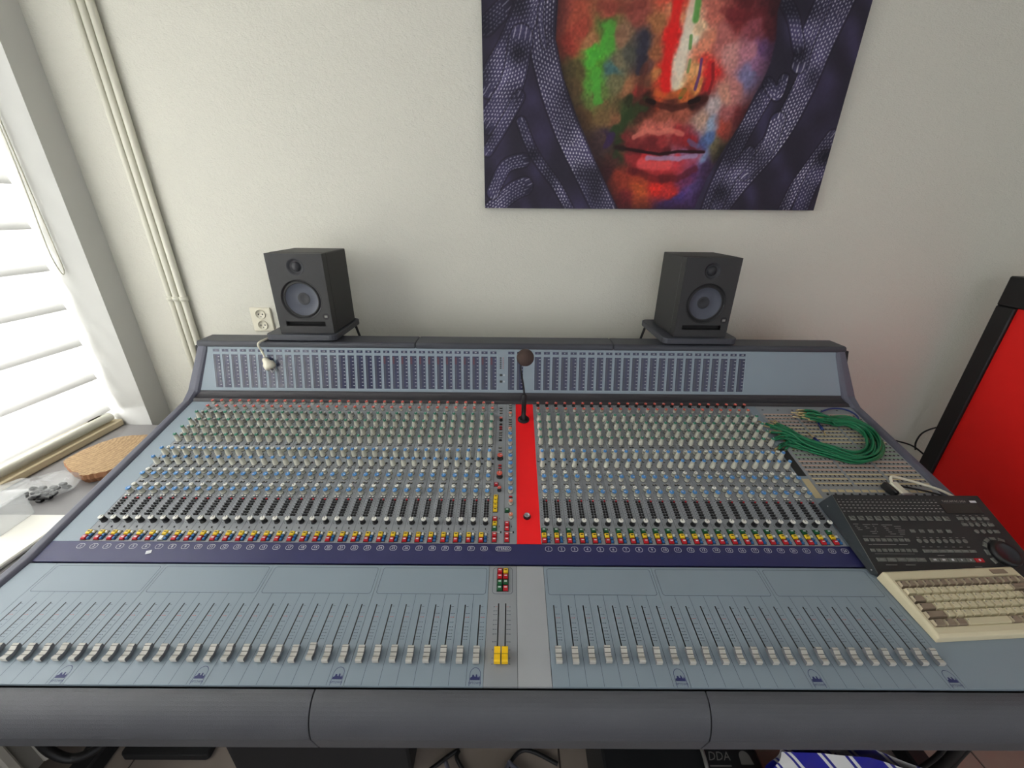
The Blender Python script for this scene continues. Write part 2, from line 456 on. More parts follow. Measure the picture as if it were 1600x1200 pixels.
# cheeks: lofted end pieces
def cheek(sgn):
    if sgn<0: xi=[SL,SL,SL,SL+0.1,-31.95,-31.95]; xo=[SL-1.0,SL-1.0,SL-1.0,SL-1.0,-32.95,-32.95]
    else: xi=[SR,SR,SR,SR-0.25,38.5,38.5]; xo=[SR+1.0,SR+1.0,SR+1.0,SR+1.0,39.5,39.5]
    yz=[(FB[0]-0.002,FB[1]+0.006),(0,Z0+0.008),(KT[0]-0.01,KT[1]+0.006),(MBt[0]-0.008,MBt[1]+0.002),(MT[0]-0.004,MT[1]+0.004),(0.695,MT[1]+0.010)]
    b=MB(); rings=[]
    for (y,z),a,c in zip(yz,xi,xo):
        a*=P; c*=P; w=c-a; e=0.007
        rings.append([(a,y,0.66),(a,y,z-e),(a+w*0.22,y,z),(c-w*0.22,y,z),(c,y,z-e),(c,y,0.66)])
    v=[p for r in rings for p in r]; f=[]
    for i in range(len(rings)-1):
        for j in range(6):
            q=(i*6+j,(i+1)*6+j,(i+1)*6+(j+1)%6,i*6+(j+1)%6); f.append(q if sgn<0 else q[::-1])
    e1=tuple(range(6)); e2=tuple(range(len(v)-6,len(v)))
    f.append(e1 if sgn<0 else e1[::-1]); f.append(e2[::-1] if sgn<0 else e2)
    b.add(v,f); return pt(b.build('side_cheek',M_cheek,con,bevel=0.003))
cheek(-1); cheek(1)
# padded armrest in three lengths
prof=[(FB[0]-0.003,FB[1]-0.004)]
cy,cz,ra,rb=FB[0]-0.004,FB[1]-0.066,0.042,0.062
for k in range(13):
    a=PI/2*k/12; prof.append((cy-ra*math.sin(a), cz+rb*math.cos(a)))
prof+=[(cy-ra+0.012,cz-0.05),(cy,cz-0.055)]
for x0,x1 in ((SL*P-0.03,-0.2735),(-0.2715,0.3975),(0.3995,SR*P+0.03)):
    pt(MB().extx(prof,x0,x1,smooth=False).build('armrest',M_vinyl,con,bevel=0.004,seg=3))
# legs and foot bars of the stand
for x,xf in ((-1.01,-1.165),(1.17,1.28)):
    pt(MB().cbox(x-0.03,x+0.03,0.10,0.45,0.06,0.66,0.004).build('leg',M_blackmatt,con))
    pt(MB().cbox(xf-0.03,xf+0.03,-0.10,0.62,0.0,0.06,0.006).build('foot_bar',M_blackmatt,con))
    pt(MB().cbox(min(x-0.03,xf+0.03),max(x+0.03,xf-0.03),0.20,0.32,0.002,0.06,0.004).build('foot_brace',M_blackmatt,con))
# ---- meter bridge
cove=[(KT[0]-0.002,KT[1]+0.0005),(KT[0]+0.002,KT[1]+0.004)]
for k in range(7):
    a=PI/2*k/6; cove.append((KT[0]+0.006+0.0255*math.sin(a), MBt[1]+0.002-0.018*math.cos(a)-0.001))
cove+=[(MBt[0]+0.012,MBt[1]),(MBt[0]+0.012,KT[1]-0.012),(KT[0]-0.002,KT[1]-0.012)]
pt(MB().extx(cove[::-1],SL*P,SR*P).build('bridge_cove',M_cove,con))
mp=MB().prism([(-33.45*P,0.0),(40.0*P,0.0),(38.5*P,LM),(-31.95*P,LM)],-0.008,0.0)
mrot=(PI/2-PM,0,0)
panel_m=pt(mp.build('meter_panel',M_panel,con,(0,MBt[0],MBt[1]),mrot))
def meter_mesh(num):
    b=MB(); w=0.0106
    b.box(-w,w,0.0112,0.1235,0.0,0.0010,0)
    b.box(-w+0.0012,-w+0.0074,0.0135,0.1200,0.0010,0.0014,1)
    if num: b.box(-w+0.0012,-w+0.0074,0.0960,0.1200,0.0014,0.0016,2)
    for k in range(9):
        y=0.021+k*0.0118; b.box(w-0.0075,w-0.001,y,y+0.0006,0.0010,0.0013,3); b.box(w-0.0044,w-0.0026,y-0.0008,y+0.0014,0.0013,0.0014,3)
    return b.mesh('meter',[M_meter,M_meterbar,M_metered,M_inkw])
me_meter=(meter_mesh(0),meter_mesh(1))
fr=MB()
SLOT=[i-32 for i in range(1,33)]+[2,3]+[4+j for j in range(1,25)]
NAME=[str(i) for i in range(1,33)]+['L','R']+[str(j) for j in range(1,25)]
for s,nm in zip(SLOT,NAME):
    mo=inst('meter',me_meter[1 if -13<s<1 else 0],panel_m,(s*P,0,0))
    lb=MB().box(-0.0102,0.0102,0.1325,0.1408,0.0,0.0008,0)
    lb.merge(text_mb(nm,0.0072,1),(0,0.1366,0.00095))
    lb.build('meter_label',[M_meter,M_inkw],panel_m,(s*P,0,0))
    outline(fr,[(s*P-0.0128,0.008),(s*P-0.0128,0.127)],0.0011,0.0004,0,False); 
for s in SLOT: outline(fr,[(s*P-0.0128,0.009),(s*P+0.0128,0.009)],0.0009,0.0004,0,False)
for s in (0,3,28): outline(fr,[(s*P+0.0128,0.008),(s*P+0.0128,0.127)],0.0011,0.0004,0,False)
outline(fr,[(-31.9*P,0.1465),(28.9*P,0.1465)],0.0008,0.0004,0,False)
fr.build('printed_frame',mat('printed_pale',(168,182,188),0.5),panel_m)
sw=MB()
for k in range(6): sw.box(-0.0085,-0.0025,0.083+k*0.0068,0.0875+k*0.0068,0,0.0012,0); sw.box(0.0015,0.0045,0.084+k*0.0068,0.0866+k*0.0068,0,0.0008,1)
for y in (0.058,0.036): sw.box(-0.0085,0.001,y,y+0.007,0,0.004,0); sw.box(0.003,0.009,y+0.001,y+0.003,0,0.0006,2); sw.box(0.003,0.009,y+0.005,y+0.0062,0,0.0006,2)
sw.build('meter_switch',[M_black,M_redprint,M_inkw],panel_m,(1.0*P,0,0))
# top rail in three lengths
rp=[(MT[0]-0.006,MT[1]-0.004)]
for k in range(6):
    a=PI/2*k/5; rp.append((MT[0]+0.004-0.010*math.cos(a), 1.1145+0.010*math.sin(a)))
rp+=[(0.690,1.1245),(0.70,1.118),(0.70,MT[1]-0.004)]
for x0,x1 in ((-32.98*P,-0.2615),(-0.2600,0.4025),(0.4040,39.53*P)):
    pt(MB().extx(rp[::-1],x0,x1).build('top_rail',M_rail,con,bevel=0.004,seg=3))
# ---- knob surface: plain end panels
def kslab(s0,s1,t0,t1,name,m_,h=0.004,parent=con):
    b=MB().box(s0*P,s1*P,t0,t1,-0.006,0.0)
    return pt(b.build(name,m_,parent,(0,0,Z0),(PK,0,0)))
EDGE=0.0525
kslab(SL,-31.515,EDGE,LK,'end_panel',M_panel)
kslab(28.515,29.40,EDGE,LK,'end_panel',M_panel)
# navy number strip
ns=kslab(SL,SR,0.0025,EDGE-0.0006,'number_strip',M_navy)
def number_plate(x,w,txt):
    b=MB(); outline(b,rrect(-w,w,-0.0055,0.0055,0.0048,5),0.0008,0.0); b.merge(text_mb(txt,0.0088)); b.build('channel_number',M_inkw,ns,(x,0.0400,0.0006))
for s,nm in list(zip(SLOT[:32],NAME[:32]))+list(zip(SLOT[34:],NAME[34:])): number_plate(s*P,0.0078,nm)
number_plate(1.5*P,0.0175,'STEREO')

# ---- knobs and buttons, one mesh for each kind
def knob_mesh(name, prof, mis, mats, seg=14, ptr=None):
    b=MB(); b.lathe(prof,seg,mis=mis,smooth=True)
    if ptr:
        r,z,mi=ptr; b.box(-0.0006,0.0006,0.0,r,z,z+0.0005,mi)
    return b.mesh(name,mats)
def dual(name,capm):
    return knob_mesh(name,[(0.0078,0.0),(0.0078,0.001),(0.0071,0.0012),(0.0062,0.0150),(0.0052,0.0158),(0.0047,0.0262),(0.0049,0.0264),(0.0047,0.0292),(0.0036,0.0300)],[1,1,0,0,0,2,2,2],[M_cream,M_black,capm,M_inkw],ptr=(0.0040,0.0300,3))
def single(name,r,h,bodym,capm,ring=0.0022,ptrm=None):
    return knob_mesh(name,[(r*1.10,0.0),(r*1.10,0.0010),(r,0.0012),(r*0.92,h-ring),(r*0.95,h-ring),(r*0.93,h-0.0005),(r*0.80,h)],[1,1,0,0,2,2],[bodym,M_black,capm,ptrm or M_inkw],ptr=(r*0.8,h,3))
K_green=dual('green_knob',M_green)
K_blue=dual('blue_knob',M_blue)
K_grey=single('grey_knob',0.0052,0.0135,M_greyk,M_greyk,ptrm=M_whitek)
K_red=single('red_knob',0.0052,0.0145,M_cream,M_redk)
K_redb=single('red_topped_black_knob',0.0052,0.0145,M_black,M_redk)
K_blues=single('short_blue_knob',0.0064,0.0175,M_cream,M_blue)
K_white=single('white_knob',0.0055,0.0135,M_cream,M_whitek,ptrm=M_ink)
K_pan=single('black_knob',0.0062,0.0170,M_black,M_whitek,ptrm=M_ink)
K_big=single('large_red_topped_knob',0.0082,0.0165,M_black,M_redk)
K_orange=single('orange_knob',0.0055,0.0140,M_cream,M_orange)
K_pinkb=single('pink_topped_knob',0.0050,0.0145,M_black,M_redk)
def btn_mesh(name,w,d,h,capm,leg=None):
    b=MB().box(-w/2-0.0010,w/2+0.0010,-d/2-0.0010,d/2+0.0010,0,0.0012,1)
    x0,x1,y0,y1=-w/2,w/2,-d/2,d/2; c=0.0010
    v=[(x0,y0,0.001),(x1,y0,0.001),(x1,y1,0.001),(x0,y1,0.001),(x0+c,y0+c,h),(x1-c,y0+c,h),(x1-c,y1-c,h),(x0+c,y1-c,h)]
    b.add(v,[(0,1,5,4),(1,2,6,5),(2,3,7,6),(3,0,4,7),(4,5,6,7)],0)
    if leg is not None: b.box(-w*0.28,w*0.28,-d*0.02,d*0.20,h,h+0.0002,leg)
    return b.mesh(name,[capm,M_black,M_inkw,M_ink])
B_yel=btn_mesh('yellow_button',0.0106,0.0112,0.0052,M_byel,3)
B_red=btn_mesh('red_button',0.0106,0.0112,0.0052,M_bred,2)
B_grn=btn_mesh('green_button',0.0106,0.0112,0.0052,M_bgrn,2)
B_blu=btn_mesh('blue_button',0.0064,0.0062,0.0050,M_bblu)
B_wht=btn_mesh('white_button',0.0060,0.0058,0.0046,M_whitek)
def pushes(items):
    b=MB()
    for x,t,w,d,h,mi in items:
        b.box(x-w/2-0.0006,x+w/2+0.0006,t-d/2-0.0006,t+d/2+0.0006,0,0.0008,0,bottom=False)
        b.box(x-w/2,x+w/2,t-d/2,t+d/2,0.0008,h*0.55,0,bottom=False); b.box(x-w/2+0.0003,x+w/2-0.0003,t-d/2+0.0003,t+d/2-0.0003,h*0.55,h,mi,bottom=False)
    return b
def strip_pushes(right):
    it=[]
    for t in (0.366,0.2786,0.2270,0.1806):
        for x in (-0.0036,0.0036): it.append((x,t,0.0044,0.0034,0.0040,1 if t<0.2 else 2))
    it+=[(-0.0100,0.3085,0.0042,0.0034,0.0035,2),(0.0098,0.3160,0.0042,0.0034,0.0035,3),(0.0094,0.2965,0.0040,0.0032,0.0032,0)]
    for k in range(7):
        t=0.1715-k*0.00762
        for x in (-0.0034,0.0034): it.append((x,t,0.0044,0.0036,0.0048,(4 if (k==0 and x>0) else 3)))
    return pushes(it).mesh('push_buttons',[M_black,M_whitek,M_greyk,mat('button_dark_grey',(62,62,64),0.4),M_bred])
PB={0:strip_pushes(0),1:strip_pushes(1)}
def legend(right):
    b=MB()
    random.seed(7)
    for t in (0.5545,0.526,0.480,0.4455,0.412,0.379,0.342,0.3245,0.291,0.2595,0.242,0.209,0.1925,0.1068):
        for k in range(3):
            x=random.choice((-1,1))*random.uniform(0.0085,0.0112); y=t+random.uniform(-0.008,0.008); w=random.uniform(0.0012,0.0024)
            b.box(x-w/2,x+w/2,y-0.0004,y+0.0005,0.0,0.0002,0,bottom=False)
    for k in range(8):
        t=0.1715-k*0.00762+0.0038
        b.box(-0.0112,-0.0086,t-0.0006,t+0.0006,0,0.0002,0,bottom=False); b.box(0.0086,0.0108,t-0.0005,t+0.0005,0,0.0002,0,bottom=False)
    b.box(-0.0003,0.0015,0.0885,0.0925,0,0.0018,0); b.box(0.0030,0.0045,0.0868,0.0878,0,0.0002,0)
    for t in (0.0835,0.077,0.0690,0.0615): b.box(0.0068,0.0092,t-0.0005,t+0.0005,0,0.0002,0,bottom=False)
    for t in (0.3735,0.2715,0.2215,0.1765): b.box(-0.0125,0.0125,t-0.0002,t+0.0002,0,0.00015,1,bottom=False)
    return b.mesh('printed_legend',[M_ink,M_line])
LG={0:legend(0),1:legend(1)}
plate=MB().box(-P/2+0.00035,P/2-0.00035,EDGE,LK-0.0004,-0.006,0.0).mesh('channel_strip',M_strip)
ROWS=[(0.526,'red_knob',K_red),(0.4975,'grey_knob',K_grey),(0.480,'green_knob',K_green),(0.463,'grey_knob',K_grey),(0.4455,'green_knob',K_green),(0.4295,'grey_knob',K_grey),(0.412,'green_knob',K_green),(0.3960,'grey_knob',K_grey),(0.379,'green_knob',K_green),(0.342,'white_knob',K_white),(0.3245,'blue_knob',K_blue),(0.291,'blue_knob',K_blue),(0.2600,'white_knob',K_white),(0.2425,'short_blue_knob',K_blues),(0.2095,'white_knob',K_white),(0.1925,'short_blue_knob',K_blues),(0.1068,'black_knob',K_pan)]
random.seed(21)
def channel(s,right,nm):
    st=inst('channel_strip',plate,con,(s*P,-0.2,Z0),(PK,0,0))
    inst('red_topped_black_knob' if right else 'red_knob',K_redb if right else K_red,st,(0,0.5535,0),(0,0,random.uniform(-2.2,2.2)))
    for t,n_,me in ROWS:
        a=random.uniform(-0.25,0.25) if n_ in('black_knob','green_knob','blue_knob') else random.uniform(-2.3,2.3)
        inst(n_,me,st,((0.0012 if n_=='short_blue_knob' and right else 0),t,0),(0,0,a))
    x=-0.28*P
    if right:
        for t,n_,me in ((0.0878,'green_button',B_grn),(0.0742,'yellow_button',B_yel),(0.0606,'red_button',B_red)): inst(n_,me,st,(x,t,0))
    else:
        inst('yellow_button',B_yel,st,(x,0.0742,0))
        if nm=='7': inst('cream_button',btn_mesh('cream_button',0.0106,0.0112,0.0052,M_whitek),st,(x,0.0606,0))
        else: inst('red_button',B_red,st,(x,0.0606,0))
    inst('white_button',B_wht,st,(0.06*P,0.0755,0)); inst('blue_button',B_blu,st,(0.06*P,0.0672,0)); inst('blue_button',B_blu,st,(0.06*P,0.0592,0))
    stuff(inst('push_buttons',PB[right],st)); stuff(inst('printed_legend',LG[right],st))
for i in range(1,33): channel(i-32,0,str(i))
for j in range(1,25): channel(4+j,1,str(j))

# ---- master strips
MA=[('pb', -0.07, 0.5394), ('pb', -0.06, 0.5273), ('pb', -0.05, 0.5142), ('kbs', -0.02, 0.4738), ('pk', -0.03, 0.4604), ('pr', -0.03, 0.4483), ('pr', -0.02, 0.4385), ('pb', -0.02, 0.4236), ('pb', -0.01, 0.4141), ('pb', -0.02, 0.4027), ('pk', -0.02, 0.3905), ('pb', -0.02, 0.3617), ('pb', -0.02, 0.3604), ('pb', -0.0, 0.3479), ('KB', 0.01, 0.3089), ('pr', 0.02, 0.291), ('pr', 0.03, 0.2814), ('pb', 0.02, 0.2744), ('KB', 0.02, 0.2433), ('bR', -0.26, 0.2221), ('ks', 0.04, 0.2002), ('bY', -0.25, 0.1811), ('bY', -0.26, 0.1692), ('bY', -0.26, 0.1559), ('bY', -0.26, 0.1423), ('bR', -0.25, 0.1161), ('bY', -0.25, 0.1034), ('bG', -0.26, 0.0903), ('bR', -0.24, 0.073), ('bR', -0.24, 0.0599)]
MBL=[('pb', -0.04, 0.5546), ('pb', -0.03, 0.5423), ('pb', -0.03, 0.5289), ('ko', -0.04, 0.4982), ('pb', -0.05, 0.4843), ('pb', -0.05, 0.473), ('pb', -0.04, 0.4618), ('pb', -0.04, 0.453), ('ko', -0.05, 0.4271), ('kb', -0.04, 0.399), ('kb', -0.04, 0.3699), ('kb', -0.02, 0.3388), ('kb', -0.01, 0.3101), ('kb', -0.0, 0.2817), ('kb', 0.0, 0.2519), ('kb', 0.01, 0.2241), ('kb', 0.02, 0.1951), ('pr', 0.04, 0.1845), ('ko', 0.05, 0.1591), ('bG', -0.25, 0.1412), ('ko', 0.05, 0.1191), ('bR', -0.25, 0.103), ('bR', -0.25, 0.0899), ('bR', -0.25, 0.0732), ('bR', -0.25, 0.0602)]
def master(s,items):
    st=inst('master_strip',plate,con,(s*P,-0.2,Z0),(PK,0,0)); small=[]
    kn=dict(kbs=('pink_topped_knob',K_pinkb,0.005),KB=('large_red_topped_knob',K_big,0.0085),ks=('red_topped_black_knob',K_redb,0.005),ko=('orange_knob',K_orange,0.0055),kb=('short_blue_knob',K_blues,0.0062))
    bt=dict(bR=('red_button',B_red),bY=('yellow_button',B_yel),bG=('green_button',B_grn))
    for k,ds,t in items:
        if k in kn: n_,me,r=kn[k]; inst(n_,me,st,(ds*P,t+r,0),(0,0,random.uniform(-2,2)))
        elif k in bt: inst(bt[k][0],bt[k][1],st,(ds*P,t+0.002,0))
        else: small.append((ds*P,t-0.001,0.0085,0.0036,0.0046,{'pb':1,'pk':0,'pr':2}[k]))
    stuff(pushes(small).build('push_buttons',[M_black,M_greyk,M_bred],st))
    lg=MB()
    for y in (0.118,0.096): lg.box(0.003,0.0045,y,y+0.004,0,0.0012,0)
    lg.box(-0.0125,0.006,0.0818,0.0826,0,0.0012,1)
    lg.box(0.006,0.0095,0.0800,0.0845,0,0.0016,0)
    stuff(lg.build('printed_legend',[M_ink,M_whitek],st))
master(1,MA); master(2,MBL)
# red vinyl panel with a jack
rp_=MB().box(2.515*P,4.485*P,EDGE,LK-0.0004,-0.006,0.0006,0)
rd=pt(rp_.build('red_centre_panel',M_redpanel,con,(0,0,Z0),(PK,0,0)))
for x in (2.515,4.485): MB().box(x*P-0.0008,x*P+0.0008,EDGE,LK-0.0004,0.0003,0.0012).build('panel_edge',M_strip,rd)
MB().lathe([(0.0095,0.0006),(0.0095,0.002),(0.0075,0.006),(0.0070,0.008),(0.0050,0.0082),(0.0048,0.004)],18,mis=[0,0,0,1,1]).build('jack_socket',[M_black,M_steel],rd,(3.40*P,0.1260,0))

# ---- fader surface
def fslab(s0,s1,name,m_,t0=0.0018,t1=LF):
    b=MB().box(s0*P,s1*P,-t1,-t0,-0.006,0.0)
    return pt(b.build(name,m_,con,(0,0,Z0),(PF,0,0)))
def fader_mesh(name,yellow=False):
    w=0.0056; L=0.013
    if yellow: prof=[(-L,0.003),(-L,0.0120),(-L+0.002,0.0135),(-0.004,0.0122),(0.004,0.0122),(L-0.002,0.0135),(L,0.0120),(L,0.003)]
    else: prof=[(-L,0.004),(-L,0.0122),(-L+0.0014,0.0132),(-L+0.005,0.0125),(-0.003,0.0098),(0.001,0.0086),(0.005,0.0088),(0.0100,0.0104),(0.0118,0.0102),(L,0.0088),(L,0.0022),(L-0.002,0.0012),(0.004,0.0012),(-0.004,0.003)]
    n=len(prof); b=MB()
    v=[(-w,-t,z) for t,z in prof]+[(w,-t,z) for t,z in prof]
    b.add(v,[(i,(i+1)%n,n+(i+1)%n,n+i) for i in range(n)],0); b.add(v,[tuple(range(n-1,-1,-1)),tuple(n+i for i in range(n))],1)
    for t in ((-0.0085,-0.0015,0.0055) if not yellow else (-0.008,0.0,0.008)):
        z={-0.0085:0.0128,-0.0015:0.0098,0.0055:0.0093}.get(t,0.0128 if t else 0.01225)
        b.box(-w,w,-t-0.0003,-t+0.0003,z-0.0006,z+0.0001,2)
    b.box(-0.0008,0.0008,-0.004,0.004,-0.004,0.006,2)
    return b.mesh(name,[M_fyel,M_fyel,M_ink] if yellow else [M_cap,M_capside,M_ink])
F_cap=fader_mesh('fader_cap'); F_yel=fader_mesh('yellow_fader_cap',True)
def logo(mb,x,mi):
    pts=[(x-0.0095,-0.2345)]
    for k in range(13):
        a=PI-PI*k/12; pts.append((x+0.0092*math.cos(a),-0.2165+0.0105*math.sin(a)))
    pts.append((x+0.0095,-0.2345))
    outline(mb,pts,0.0008,0.0003,mi,False)
    sky_=[(-0.0085,-0.2255),(0.0085,-0.2255),(0.0085,-0.2215),(0.0072,-0.2180),(0.0060,-0.2215),(0.0045,-0.2210),(0.0032,-0.2165),(0.0012,-0.2165),(0.0008,-0.2205),(-0.0010,-0.2200),(-0.0022,-0.2172),(-0.0048,-0.2172),(-0.0055,-0.2205),(-0.0085,-0.2218)]
    mb.add([(x+a,b_,0.0003) for a,b_ in sky_],[(0,1,2,13),(2,3,4),(2,4,5,12),(5,6,7,8),(5,8,9,12),(9,10,11,12),(2,5,12,13)],mi)
    mb.merge(text_mb('UPTOWN',0.0048),(x,-0.2300,0.0003),mi)
def fader_block(s0,n,chs):
    s1=s0+n
    pb=fslab(s0+0.012,s1-0.012,'fader_panel',M_panel)
    pr=MB()
    outline(pr,rrect((s0+0.22)*P,(s1-0.18)*P,-0.068,-0.0075,0.005,5),0.0009,0.00025,0)
    for k in range(1,n): outline(pr,[((s0+k)*P,-0.0685),((s0+k)*P,-0.2345)],0.0007,0.00025,0,False)
    for k in range(n):
        x=(s0+k+0.5)*P
        pr.box(x-0.0012,x+0.0012,-0.196,-0.0905,-0.001,0.0002,1,bottom=False)
        for q,t in enumerate((0.0945,0.1085,0.1160,0.1260,0.1350,0.1410,0.1470,0.153,0.158)):
            mi=2 if t==0.1160 else 0
            outline(pr,[(x+0.0022,-t),(x+0.0072,-t)],0.0007,0.0002,mi,False)
            if t!=0.0945: pr.box(x+0.0082,x+0.0100,-t-0.0006,-t+0.0006,0,0.0002,mi,bottom=False)
    stuff(pr.build('printed_scale',[M_line,M_ink,M_redprint],pb))
    lo=MB(); logo(lo,0,0); lo.build('printed_emblem',M_logo,pb,((s1-0.5)*P+0.0003,0,0))
    for k in range(n):
        t=0.1875+chs(k)
        inst('fader_cap',F_cap,pb,((s0+k+0.5)*P,-t,0))
random.seed(5)
odd={-10:-0.003,8:-0.002,12:-0.001,10:-0.002}
for s0 in (-31.5,-23.5,-15.5,-7.5,4.5,12.5,20.5):
    fader_block(s0,8,lambda k,s0=s0: odd.get(int(s0+k+0.5),0)+random.uniform(-0.0006,0.0006))
fslab(SL,-31.512,'fader_end_panel',M_panel)
fslab(28.512,SR,'fader_end_panel',M_panel)
fslab(2.52,4.48,'blank_panel',M_blank)
ms=fslab(0.512,2.49,'master_fader_panel',M_strip)
pr=MB(); outline(pr,rrect(0.80*P,2.20*P,-0.067,-0.006,0.006,5),0.0009,0.00025,0)
for s in (1.26,1.74):
    x=s*P; pr.box(x-0.0012,x+0.0012,-0.199,-0.0875,-0.001,0.0002,1,bottom=False)
    d=-1 if s<1.5 else 1
    for t in (0.0945,0.103,0.1105,0.1215,0.130,0.139,0.148,0.162,0.176,0.19,0.2):
        outline(pr,[(x+d*0.002,-t),(x+d*0.0068,-t)][::d],0.0008,0.0002,2 if t==0.0945 else 0,False)
        pr.box(x+d*0.0088-0.001,x+d*0.0088+0.001,-t-0.0006,-t+0.0006,0,0.0002,0,bottom=False)
stuff(pr.build('printed_scale',[M_line,M_ink,M_redprint],ms))
for s in (1.27,1.73): inst('yellow_fader_cap',F_yel,ms,(s*P,-0.1885,0))
for r,row in enumerate((('red',B_red,'yellow',B_yel),('red',B_red,'red',B_red),('green',B_grn,'green',B_grn),('green',B_grn,'red',B_red))):
    t=0.0150+r*0.0135
    inst(row[0]+'_button',row[1],ms,(1.29*P,-t,0)); inst(row[2]+'_button',row[3],ms,(1.71*P,-t,0))

# ---- patch bay
pbay=kslab(29.42,SR,EDGE,LK,'patch_bay',M_strip)
def patch_row(mats):
    b=MB()
    for g in range(3):
        x0=g*0.1065
        b.box(x0,x0+0.099,0.0048,0.0092,0,0.0006,1)
        for k in range(8):
            x=x0+0.006+k*0.0125
            b.box(x-0.0040,x+0.0040,-0.0042,0.0042,0,0.0009,2,bottom=False)
            b.lathe([(0.0030,0.0009),(0.0030,0.0018),(0.0017,0.0019)],8,(x,0,0),mis=[3,0],smooth=False)
    return b.mesh('jack_row',mats)
for i in range(19):
    t=0.5130-i*0.0157
    lab=M_ppink if i<4 or 13<=i<16 else (M_pgreen if 9<=i<13 else M_pcream)
    key='row'+lab.name
    if key not in MATS: MATS[key]=patch_row([M_ink,lab,M_greyk,M_steel])
    inst('jack_row',MATS[key],pbay,(29.70*P,t,0))
tp=MB()
for x in (29.9,31.6,33.2,34.9,36.5,38.2): tp.box(x*P,x*P+0.006,0.540,0.543,0,0.0005,0)
for k in range(14): tp.box(29.8*P+k*0.0215,29.8*P+k*0.0215+0.017,0.2085,0.2165,0,0.0008,1); tp.lathe([(0.003,0.0),(0.003,0.0018)],8,(29.8*P+k*0.0215+0.008,0.2010,0),mis=[0])
tp.build('patch_label',[M_ink,M_pcream],pbay)
kslab(28.60,29.40,0.262,0.366,'blanking_plate',M_black).location.z+=0.0006
sb=kslab(28.72,29.38,0.188,0.252,'label_tape',M_pcream); sb.location.z+=0.0008
# stray white tag on the navy strip
tg=MB().box(-0.0055,0.0055,-0.0042,0.0042,0,0.0008).build('paper_tag',M_inkw,None,(-25.45*P,0.0255*cK,Z0+0.0255*sK+0.0006),(PK,0,0.35))
tag(tg,'tiny white paper tag lying on the navy number strip','tag')
# ------------------------------------------------------------------ speakers on shelves
def shelf(x0,x1,y0,y1,label,cy):
    e=empty('speaker_shelf',((x0+x1)/2,(y0+y1)/2,1.1246)); tag(e,label,'shelf')
    w,d=(x1-x0)/2,(y1-y0)/2
    poly=rrect(-w,w,-d,d,0.022,4)
    MB().prism(poly,0.004,0.0244).build('shelf_board',M_rail,e,bevel=0.003)
    MB().cbox(-0.05,0.05,-d+0.012,-d+0.06,0.0,0.004,0.001).build('mounting_plate',M_black,e)
    sx=cy
    MB().tube([(sx*(w-0.012),d-0.03,0.006),(sx*(w+0.02),d-0.012,-0.16)],0.0045,8).build('support_strut',M_black,e)
    return e
shelf(-0.757,-0.522,0.612,0.850,'dark grey board shelf under the speaker beside the wall socket',1)
shelf(0.566,0.815,0.612,0.870,'dark grey board shelf under the speaker beside the patch bay end',-1)
